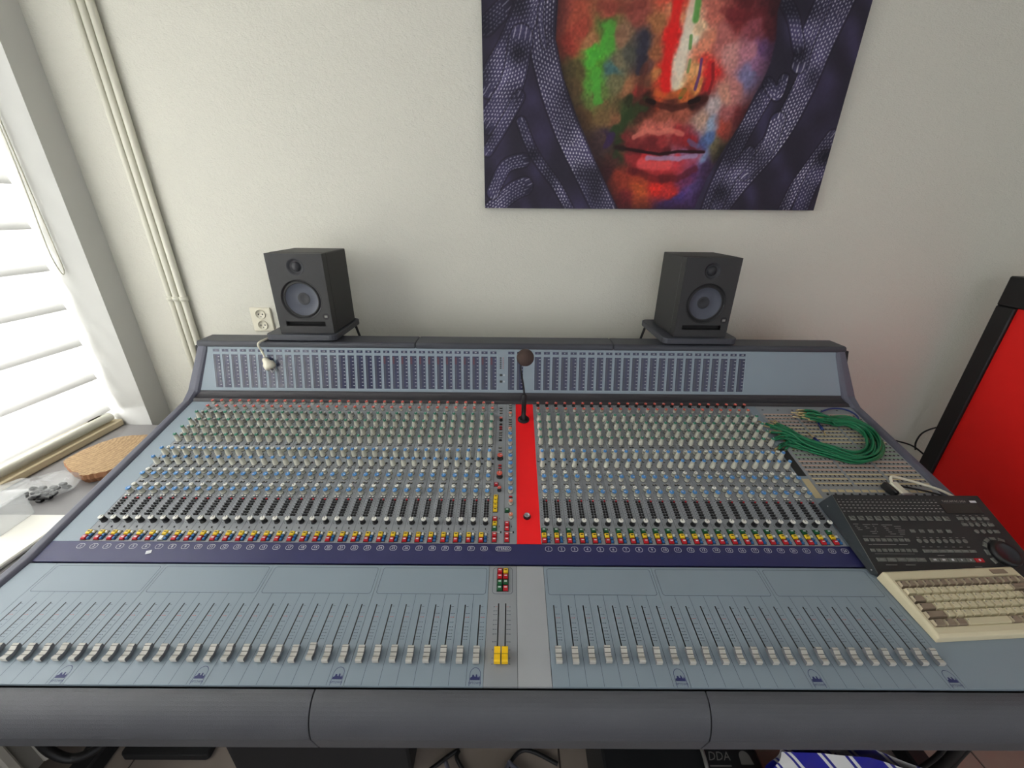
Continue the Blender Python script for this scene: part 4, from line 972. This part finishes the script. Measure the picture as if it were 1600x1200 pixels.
for k in range(5): rb(0.0265+k*0.0222,0.0308,0.0200,0.0085,leg='bar')
for k,lg in enumerate(('rw','ff','st','pl','pl')): rb(0.1450+k*0.0202,0.0305,0.0185,0.0090,leg=lg)
rb(0.2460,0.0304,0.0190,0.0092,m_=M_bred,leg='rc',name='record_button')
for r_,w_ in enumerate((0.1275,0.1125,0.0960)):
    for k in range(5):
        u=0.2765+k*0.0155
        if r_==2 and k==0: continue
        if k in (0,4): rb(u,w_,0.0125,0.0072,leg='bar')
        else: MB().lathe([(0.0046,0),(0.0044,0.0018),(0.0038,0.0022)],12).build('round_button',M_rbtn,RM,(u,w_,0))
for u,w_,a in ((0.2865,0.0655,0.9),(0.2990,0.0755,0.5),(0.3150,0.0790,0.0),(0.3330,0.0755,-0.4),(0.2785,0.0480,1.45),(0.2790,0.0300,1.9)):
    o=rb(u,w_,0.0120,0.0075); o.rotation_euler=(0,0,a)
MB().lathe([(0.0290,0.0),(0.0290,0.0050),(0.0270,0.0090),(0.0255,0.0098),(0.0195,0.0098),(0.0185,0.0082),(0.0,0.0078)],40,(0.3140,0.0440,0),mis=[0,0,0,0,1,1],cap1=False).build('jog_wheel',[M_black,M_conedark],RM)
for u,w_ in ((-0.0065,0.168),(-0.006,0.010)): MB().lathe([(0.0018,0),(0.0012,0.0008)],8).build('screw',M_steel,RM,(u,w_,-0.024 if w_>0.1 else -0.0040))

# ------------------------------------------------------------------ computer keyboard
KW,KD=0.300,0.134
ks0,kt0=28.95,0.160      # front left corner on the fader surface
KB=empty('computer_keyboard',(ks0*P,-kt0*cF,Z0-kt0*sF+0.0006),(PF+0.015,0,math.radians(3.2)))
tag(KB,'small beige computer keyboard with cream and brown-grey keys','keyboard')
hf,hr=0.016,0.026
v=[(0,0,0),(KW,0,0),(KW,KD,0),(0,KD,0),(0,0.002,hf-0.003),(KW,0.002,hf-0.003),(KW,KD-0.002,hr-0.003),(0,KD-0.002,hr-0.003),(0.004,0.008,hf),(KW-0.004,0.008,hf),(KW-0.004,KD-0.005,hr),(0.004,KD-0.005,hr)]
rim=0.010
def hz(y): return hf+(hr-hf)*(y-0.008)/(KD-0.013)
iy0,iy1=0.0205,KD-0.0220
v+=[(rim,iy0,hz(iy0)),(KW-rim,iy0,hz(iy0)),(KW-rim,iy1,hz(iy1)),(rim,iy1,hz(iy1)),(rim,iy0,hz(iy0)-0.005),(KW-rim,iy0,hz(iy0)-0.005),(KW-rim,iy1,hz(iy1)-0.005),(rim,iy1,hz(iy1)-0.005)]
f=[(3,2,1,0),(0,1,5,4),(1,2,6,5),(2,3,7,6),(3,0,4,7),(4,5,9,8),(5,6,10,9),(6,7,11,10),(7,4,8,11),(8,9,13,12),(9,10,14,13),(10,11,15,14),(11,8,12,15),(12,13,17,16),(13,14,18,17),(14,15,19,18),(15,12,16,19),(16,17,18,19)]
MB().add(v,f).build('case',M_beige,KB,bevel=0.002)
_keys={}
def key(wu,brown):
    k_=(wu,brown)
    if k_ not in _keys:
        w=wu*0.0178-0.0008; d=0.0138; h=0.0085; c=0.0030
        vv=[(0,0,0),(w,0,0),(w,d,0),(0,d,0),(c,0.0018,h),(w-c*0.7,0.0018,h),(w-c*0.7,d-0.0022,h+0.0012),(c,d-0.0022,h+0.0012)]
        b=MB().add(vv,[(0,1,5,4),(1,2,6,5),(2,3,7,6)],0).add(vv,[(3,0,4,7)],1).add(vv,[(4,5,6,7)],0)
        b.box(c+0.0012,c+0.0030,d-0.0060,d-0.0038,h+0.0006,h+0.0011,2)
        _keys[k_]=b.mesh('key',[M_keyg,M_keygs,M_ink] if brown else [M_keyb,M_beige,M_inkg])
    return _keys[k_]
rows=[[(0.985,1)]*16,[(1.12,0)]+[(1,0)]*12+[(2.0,1)],[(1.5,1)]+[(1,0)]*12+[(1.4,1)],[(1.85,1)]+[(1,0)]*11+[(2.0,1)],[(2.35,1)]+[(1,0)]*10+[(1.4,1),(1,1),(1,1)],[(1.35,1),(1.25,1),(1.25,1),(5.2,0),(1.2,1),(1.2,1),(1,1),(1.1,1),(1,1),(1,1)]]
for r_,row in enumerate(rows):
    y=iy1-0.0008-0.0152*(r_+1); x=rim+0.0012
    for wu,br in row:
        if x+wu*0.0178>KW-rim+0.004: break
        inst('key',key(wu,br),KB,(x,y,hz(y)-0.005)); x+=wu*0.0178
MB().box(KW-0.062,KW-0.028,KD-0.018,KD-0.008,hz(KD-0.013),hz(KD-0.013)+0.001).build('indicator_window',M_keyg,KB)

# ------------------------------------------------------------------ patch cables on the patch bay
def KW3(s,t,h): return Vector((s*P, t*cK-h*sK, Z0+t*sK+h*cK))
random.seed(11)
pathc=[(29.6,0.398),(31.2,0.374),(33.0,0.343),(34.8,0.318),(36.6,0.328),(38.0,0.372),(38.5,0.425),(37.6,0.466),(36.3,0.474)]
LBL=[]
for i in range(20):
    off=(i%5-2)*0.0075+random.uniform(-0.001,0.001); lay=i//5; hh=0.006+lay*0.0052
    pts=[]; wob=random.uniform(0,6.28); amp=random.uniform(0.002,0.008); base_off=off
    for k,(s,t) in enumerate(pathc):
        off=base_off+amp*math.sin(wob+k*0.9)
        a=pathc[max(0,k-1)]; c=pathc[min(len(pathc)-1,k+1)]
        d=Vector(((c[0]-a[0])*P,(c[1]-a[1]))); d.normalize(); nn=Vector((-d.y,d.x))
        pts.append([s*P+nn.x*off,t+nn.y*off,hh+(0.005 if 3<k<8 else 0)+0.004*math.sin(wob*1.7+k*0.8)])
    # loose first end fans out
    fan=(i-9.5)/9.5
    e0=(29.0+random.uniform(-0.4,1.3), 0.412+fan*0.048+random.uniform(-0.008,0.008))
    pts[0][0]=0.45*pts[0][0]+0.55*(e0[0]+0.9)*P; pts[0][1]=0.5*pts[0][1]+0.5*(e0[1]-0.004)
    pts.insert(0,[e0[0]*P,e0[1],hh*0.7])
    e1=(34.3+random.uniform(-1.0,1.2), 0.490+random.uniform(-0.030,0.026))
    pts.append([e1[0]*P+0.022,e1[1]-0.006,hh+0.010]); pts.append([e1[0]*P,e1[1],hh+0.010])
    W=[KW3(x/P,t,h) for x,t,h in pts]
    c0=spline(W,5)
    e=empty('patch_cable',tuple(W[0])); O=Vector(W[0])
    tag(e,'green patch cable with brass plugs in the looped bundle on the patch bay','cable','green patch cables in the looped bundle')
    MB().tube([p-O for p in c0],0.0030,7).build('cord',M_cablegreen,e)
    for A,B in ((c0[0],c0[2]),(c0[-1],c0[-3])):
        d=(A-B).normalized()
        b=MB(); b.tube([A-O-d*0.012,A-O+d*0.010],0.0036,7,0); b.tube([A-O+d*0.010,A-O+d*0.032],0.0023,7,1,rs=None)
        b.build('plug',[M_cablegreen,M_brass],e)
bp=[(34.6,0.452),(35.0,0.495),(36.2,0.528),(37.8,0.546),(39.2,0.540),(39.7,0.510),(39.2,0.474),(38.8,0.430),(38.3,0.36),(36.5,0.318),(34.4,0.322),(33.4,0.352),(33.0,0.395)]
W=[KW3(s,t,0.006) for s,t in bp]; O=W[0]
e=empty('patch_cable',tuple(O)); tag(e,'blue patch cable lying in a wide loop under the green cables','cable')
c0=spline(W,6); MB().tube([p-O for p in c0],0.0026,7).build('cord',M_cableblue,e)
for A,B in ((c0[0],c0[2]),(c0[-1],c0[-3])):
    d=(A-B).normalized(); b=MB(); b.tube([A-O-d*0.010,A-O+d*0.012],0.0040,7,0); b.tube([A-O+d*0.012,A-O+d*0.034],0.0023,7,1); b.build('plug',[M_cableblue,M_brass],e)

# multi-pin plug behind the remote
e=empty('multipin_plug',tuple(KW3(36.0,0.207,0.004))); tag(e,'cream multi-pin connector with cream cable plugged in behind the remote','connector')
d0=KW3(36.0,0.207,0.004)
MB().cbox(-0.011,0.011,-0.024,0.020,0.004,0.020,0.003).build('connector_shell',M_whiteplug,e,(0.004,0,0),(PK,0,0.15))
MB().cbox(-0.015,0.015,-0.026,-0.018,0.002,0.022,0.002).build('connector_flange',M_steel,e,(0.004,0,0),(PK,0,0.15))
MB().cbox(-0.006,0.006,-0.020,0.018,0.0,0.020,0.003).build('cable_clamp',M_black,e,(-0.016,0.002,0),(PK,0,0.25))
cw=[KW3(36.05,0.226,0.018),KW3(36.3,0.242,0.024),KW3(37.2,0.240,0.020),KW3(38.6,0.226,0.016),KW3(40.0,0.200,0.016),KW3(41.2,0.165,0.004),KW3(41.8,0.12,-0.03)]
MB().tube([p-d0 for p in spline(cw,6)],0.0034,8).build('cord',M_whiteplug,e)
kb=[KW3(36.6,0.222,0.012),KW3(37.6,0.216,0.010),KW3(39.0,0.203,0.010),KW3(40.4,0.180,0.010),KW3(41.4,0.15,0.004),KW3(41.9,0.11,-0.03)]
MB().tube([p-d0 for p in spline(kb,6)],0.0026,8).build('black_cord',M_black,e)

# power plug hanging from the speaker shelf over the meters
mz=lambda s,t,h:Vector((s*P,MBt[0]+t*sM-h*cM,MBt[1]+t*cM+h*sM))
pp=[Vector((-25.3*P,0.66,1.1275)),Vector((-25.55*P,0.600,1.128)),mz(-25.7,0.155,0.026),mz(-25.6,0.140,0.018),mz(-25.35,0.118,0.014)]
e=empty('power_plug',tuple(mz(-25.2,0.10,0.012))); O=mz(-25.2,0.10,0.012)
tag(e,'white mains plug dangling on its cord in front of the meters','plug')
MB().tube([p-O for p in spline(pp,5)],0.0036,8).build('cord',M_whiteplug,e)
ax=(mz(-24.55,0.083,0.016)-mz(-25.35,0.116,0.014)).normalized()
o=MB().lathe([(0.005,-0.016),(0.009,-0.012),(0.012,0.0),(0.0175,0.006),(0.0185,0.018),(0.016,0.026),(0.004,0.027)],16,cap0=True).build('plug_body',M_whiteplug,e)
o.rotation_euler=ax.to_track_quat('Z','Y').to_euler()
o2=MB(); 
for dx in (-0.0065,0.0065): o2.lathe([(0.0023,0.026),(0.0023,0.040),(0.0012,0.042)],8,(dx,0,0))
o2=o2.build('plug_pin',M_steel,e); o2.rotation_euler=o.rotation_euler
# ------------------------------------------------------------------ red board in a black frame, standing on the right
RX=1.86
e=empty('framed_red_board',(RX+0.03,0.25,0.0)); tag(e,'tall red board in a thick black frame standing right of the console','board')
y1,y0,z1,z0=0.815-0.25,-0.30-0.25,1.335,0.10
MB().cbox(-0.01,0.03,y0,y1,0.0,z0,0.004).build('frame_bar',M_black,e)
MB().cbox(-0.03,0.03,y0,y1,z1-0.105,z1,0.004).build('frame_bar',M_black,e)
MB().cbox(-0.03,0.03,y1-0.062,y1,z0,z1-0.105,0.004).build('frame_bar',M_black,e)
MB().cbox(-0.03,0.03,y0,y0+0.062,z0,z1-0.105,0.004).build('frame_bar',M_black,e)
MB().box(-0.018,0.012,y0+0.062,y1-0.062,z0,z1-0.105).build('red_face',M_redscreen,e)
# black leads by the wall
for lab,pts in (('thin black lead arching beside the red board',[(1.70,0.885,0.62),(1.80,0.885,0.60),(1.88,0.86,0.575),(1.93,0.80,0.50),(1.95,0.70,0.30),(1.95,0.6,0.006)]),
                ('black lead curling up behind the red board frame',[(1.905,0.885,0.555),(1.885,0.88,0.60),(1.90,0.88,0.65),(1.97,0.88,0.675),(2.05,0.88,0.64),(2.08,0.87,0.4),(2.08,0.86,0.006)])):
    tag(MB().tube(spline(pts,6),0.0035,8).build('black_lead',M_black),lab,'cable')

# ------------------------------------------------------------------ on the window sill
random.seed(9)
out=[(-0.135,-0.03),(-0.11,0.075),(-0.06,0.135),(0.02,0.150),(0.10,0.125),(0.135,0.05),(0.13,-0.04),(0.10,-0.120),(0.055,-0.145),(0.015,-0.150),(-0.005,-0.130),(-0.035,-0.120),(-0.08,-0.085)]
ol=[(p.x,p.y) for p in spline([(a,b,0) for a,b in out],5,True)]
ol=[(x*0.86*(1+0.02*random.uniform(-1,1)) ,y*0.86*(1+0.02*random.uniform(-1,1))) for x,y in ol]
sl=empty('wood_slab',(-1.372,0.545,SILL+0.0005),(0,0,0.1)); tag(sl,'rough sawn slice of tree trunk lying on the grey window sill','wood slab')
n=len(ol); b=MB()
v=[(x*0.94,y*0.94,0.0) for x,y in ol]+[(x*1.02,y*1.02,0.018) for x,y in ol]+[(x,y,0.034) for x,y in ol]
b.add(v,[(i,(i+1)%n,n+(i+1)%n,n+i) for i in range(n)]+[(n+i,n+(i+1)%n,2*n+(i+1)%n,2*n+i) for i in range(n)],0,False); b.add(v,[tuple(range(n-1,-1,-1))],0)
b.build('bark_edge',M_bark,sl)
MB().add([(x,y,0.0342) for x,y in ol],[tuple(range(n))]).build('sawn_face',M_wood,sl)
# white shelf board laid on the sill
wb=MB().cbox(-1.60+0.04,-1.215,-0.75,0.262,SILL+0.0005,SILL+0.012,0.003).build('white_board',M_white)
tag(wb,'white board lying flat across the near end of the grey sill','board')
# clear plastic tray
tr_=empty('clear_tray',(-1.415,0.205,SILL+0.0125),(0,0,0.10)); tag(tr_,'clear plastic packaging tray standing on the white board','tray')
t=MB(); w,d,h=0.085,0.055,0.075
for x0,x1,y0_,y1_,z0_,z1_ in ((-w,w,-d,d,0,0.002),(-w,-w+0.002,-d,d,0,h),(w-0.002,w,-d,d,0,h),(-w,w,-d,-d+0.002,0,h),(-w,w,d-0.002,d,0,h)): t.box(x0,x1,y0_,y1_,z0_,z1_)
t.build('tray_shell',M_clear,tr_); MB().box(-w-0.010,w+0.010,-d-0.010,-d,h,h+0.002).box(-w-0.010,w+0.010,d,d+0.010,h,h+0.002).box(-w-0.010,-w,-d,d,h,h+0.002).box(w,w+0.010,-d,d,h,h+0.002).build('tray_rim',M_clear,tr_)
# crumpled clear bag with black ties
bg=empty('plastic_bag',(-1.425,0.362,SILL+0.0008)); tag(bg,'crumpled clear plastic bag holding black cable clips on the sill','bag')
b=MB(); N,Mr=22,9; random.seed(3)
for r_ in range(Mr):
    th=r_/(Mr-1)
    for k in range(N):
        a=2*PI*k/N; rad=(0.05+0.06*abs(math.cos(a-0.6)))*math.sin(0.18+th*(PI-0.36))*(1+random.uniform(-0.14,0.14))
        b.v.append((rad*math.cos(a)*1.0, rad*math.sin(a)*0.8, max(0.0,0.034*(1-math.cos(th*PI))*0.5*1.6*(1+random.uniform(-0.12,0.12)))))
for r_ in range(Mr-1):
    for k in range(N): b.f.append((r_*N+k,r_*N+(k+1)%N,(r_+1)*N+(k+1)%N,(r_+1)*N+k)); b.m.append(0); b.sm.append(False)
b.build('bag_film',M_clear,bg)
b=MB()
for k in range(26):
    x,y=random.uniform(-0.04,0.07),random.uniform(-0.045,0.035); z=random.uniform(0.002,0.018)
    b.cbox(x-0.009,x+0.009,y-0.006,y+0.006,z,z+0.009,0.0015)
stuff(b.build('cable_clips',M_black,bg))

# ------------------------------------------------------------------ below the console
ra=empty('radiator',(-1.32,-0.35,0.0)); tag(ra,'pale grey ribbed radiator below the window sill','radiator')
MB().cbox(-0.12,0.085,-1.0,0.75,0.10,0.60,0.006).build('radiator_body',mat('radiator_paint',(150,148,142),0.5),ra)
rib=MB().cbox(0.0,0.016,-0.012,0.012,0.11,0.59,0.005).mesh('rib',mat('radiator_rib',(196,192,182),0.45))
for k in range(30): inst('rib',rib,ra,(0.085,-0.97+k*0.058,0))
for y in (-0.8,0.6): MB().cbox(-0.08,0.05,y-0.02,y+0.02,0,0.10,0.004).build('bracket',M_white,ra)
lead=[(-1.09,-0.02,0.60),(-1.10,-0.07,0.40),(-1.115,-0.08,0.26),(-1.09,-0.08,0.19),(-1.05,-0.07,0.175),(-1.00,-0.04,0.20),(-0.985,0.0,0.30),(-0.985,0.05,0.45)]
tag(MB().tube(spline([(x-0.03,y,z) for x,y,z in lead],6),0.011,10).build('mains_cable',M_black),'thick black cable drooping in a U beside the radiator','cable')
tag(MB().prism(rrect(-1.10,-0.84,-0.005,0.05,0.012,4),0.0005,0.028).build('floor_plate',M_blackmatt,bevel=0.003),'flat black plate lying on the laminate floor','plate')
rk=empty('flight_case',(-0.46,0.20,0.0)); tag(rk,'black equipment case on the floor under the console','case')
MB().cbox(-0.27,0.24,-0.24,0.26,0.0,0.16,0.006).build('case_body',M_blackmatt,rk)
MB().cbox(-0.272,0.242,-0.242,0.262,0.158,0.172,0.003).build('lid',mat('case_lid',(38,42,44),0.5),rk)
for x,y in ((-0.24,-0.21),(-0.23,-0.235),(-0.02,-0.22),(0.03,-0.225)): MB().lathe([(0.004,0.172),(0.003,0.1735)],8,(x,y+0.01,0)).build('rivet',M_steel,rk)
ps=empty('power_supply',(0.60,0.06,0.0)); tag(ps,'black console power supply unit with white lettering on its lid','power supply')
MB().cbox(-0.30,0.10,-0.205,0.30,0.0,0.26,0.006).build('housing',mat('psu_black',(30,32,34),0.5),ps)
MB().merge(text_mb('DDA',0.026,0,0.3)).build('lettering',M_inkg,ps,(-0.005,-0.163,0.2606))
MB().box(-0.030,0.024,-0.0014,0.0014,0,0.0002).build('lettering_line',M_inkg,ps,(-0.004,-0.1815,0.2603))
ar=[(-0.016,-0.014,0)]+[(-0.014*math.cos(PI*k/8),0.014*math.sin(PI*k/8),0) for k in range(9)]+[(0.016,-0.014,0)]
MB().add(ar[::-1],[tuple(range(len(ar)))],0).build('emblem',M_inkg,ps,(0.062,-0.165,0.2606))
lp=MB().tube(spline([(-0.045,-0.10,0.264),(-0.043,-0.15,0.266),(-0.047,-0.195,0.262),(-0.050,-0.212,0.20)],4),0.005,8); lp.build('strap',M_inkg,ps)
# loose cables
random.seed(14)
for k,lab in enumerate(('grey lead tangled on the floor beside the power supply','pale lead coiled on the floor between the two black cases','dark grey lead crossing the floor under the armrest')):
    pts=[(-0.17+0.02*k+0.05*j+0.03*math.sin(j*2+k),-0.03-0.03*k+0.05*math.sin(j*1.3+k*2),0.012+0.012*k) for j in range(8)]
    tag(MB().tube(spline(pts,6),0.006,7).build('loose_lead',(M_black,M_cheek,M_blackmatt)[k]),lab,'cable')
for k,(x,lab) in enumerate(((1.11,'thin black lead hanging from the console right of the shopping bag'),(1.17,'thick black loom hanging under the right end of the armrest'),(1.225,'black lead bowing outward under the right end of the armrest'))):
    pts=[(x-0.02,-0.10,0.655),(x,-0.10,0.50),(x+(0.03 if k==0 else (-0.03 if k==2 else 0)),-0.11,0.30),(x+0.02,-0.08,0.10),(x+0.04,-0.02,0.012)]
    tag(MB().tube(spline(pts,6),(0.006,0.014,0.008)[k],8).build('hanging_lead',M_black),lab,'cable')
# shopping bag
sb=empty('shopping_bag',(0.88,-0.185,0.0)); tag(sb,'crumpled white shopping bag with blue slanted stripes under the armrest','bag')
def bag_point(u,w_):
    x=-0.235+0.40*u; z=0.478-0.16*max(0,u-0.45)-0.03*abs(u-0.2)
    return x,z
b=MB(); NU,NV=72,28; random.seed(8); jit=[[random.uniform(-1,1) for _ in range(NU+1)] for _ in range(NV+1)]
for sgn in (-1,1):
    o=len(b.v)
    for j in range(NV+1):
        for i in range(NU+1):
            u=i/NU; w_=j/NV; x,z=bag_point(u,w_)
            y=sgn*(0.010+0.065*math.sin(min(1,w_*1.3)*PI/2))*(math.sin(u*PI)*0.8+0.2)+0.012*math.sin(i*0.5+j*0.33)*math.sin(j*0.4+i*0.11)*min(1,w_*2)
            b.v.append((x+0.004*math.sin(j*0.9+i*0.2),y,z*(1-w_)+0.002*(w_>0.99)+0.0012*jit[j][i]*(0<j<NV)))
    for j in range(NV):
        for i in range(NU):
            mi=0
            q=(o+j*(NU+1)+i,o+j*(NU+1)+i+1,o+(j+1)*(NU+1)+i+1,o+(j+1)*(NU+1)+i)
            b.f.append(q if sgn>0 else q[::-1]); b.m.append(mi); b.sm.append(True)
def bag_material():
    M=bpy.data.materials.new('striped_bag_film'); M.use_nodes=True; nt=M.node_tree; bs=nt.nodes['Principled BSDF']; bs.inputs['Roughness'].default_value=0.35
    tc=nt.nodes.new('ShaderNodeTexCoord'); mp=nt.nodes.new('ShaderNodeMapping'); nt.links.new(tc.outputs['Object'],mp.inputs[0]); mp.inputs['Rotation'].default_value=(0,0.75,0)
    w=nt.nodes.new('ShaderNodeTexWave'); w.bands_direction='X'; w.inputs['Scale'].default_value=3.4; w.inputs['Distortion'].default_value=0.4; nt.links.new(mp.outputs[0],w.inputs['Vector'])
    cr=nt.nodes.new('ShaderNodeValToRGB'); e_=cr.color_ramp; e_.interpolation='CONSTANT'
    e_.elements[0].color=lin((28,30,150))+(1,); e_.elements[1].position=0.42; e_.elements[1].color=lin((222,222,220))+(1,)
    for p_,c_ in ((0.62,(30,32,140)),(0.78,(222,222,220))):
        k_=e_.elements.new(p_); k_.color=lin(c_)+(1,)
    nt.links.new(w.outputs['Fac'],cr.inputs[0]); nt.links.new(cr.outputs[0],bs.inputs['Base Color']); return M
b.m=[0]*len(b.m)
b.build('bag_film',bag_material(),sb)
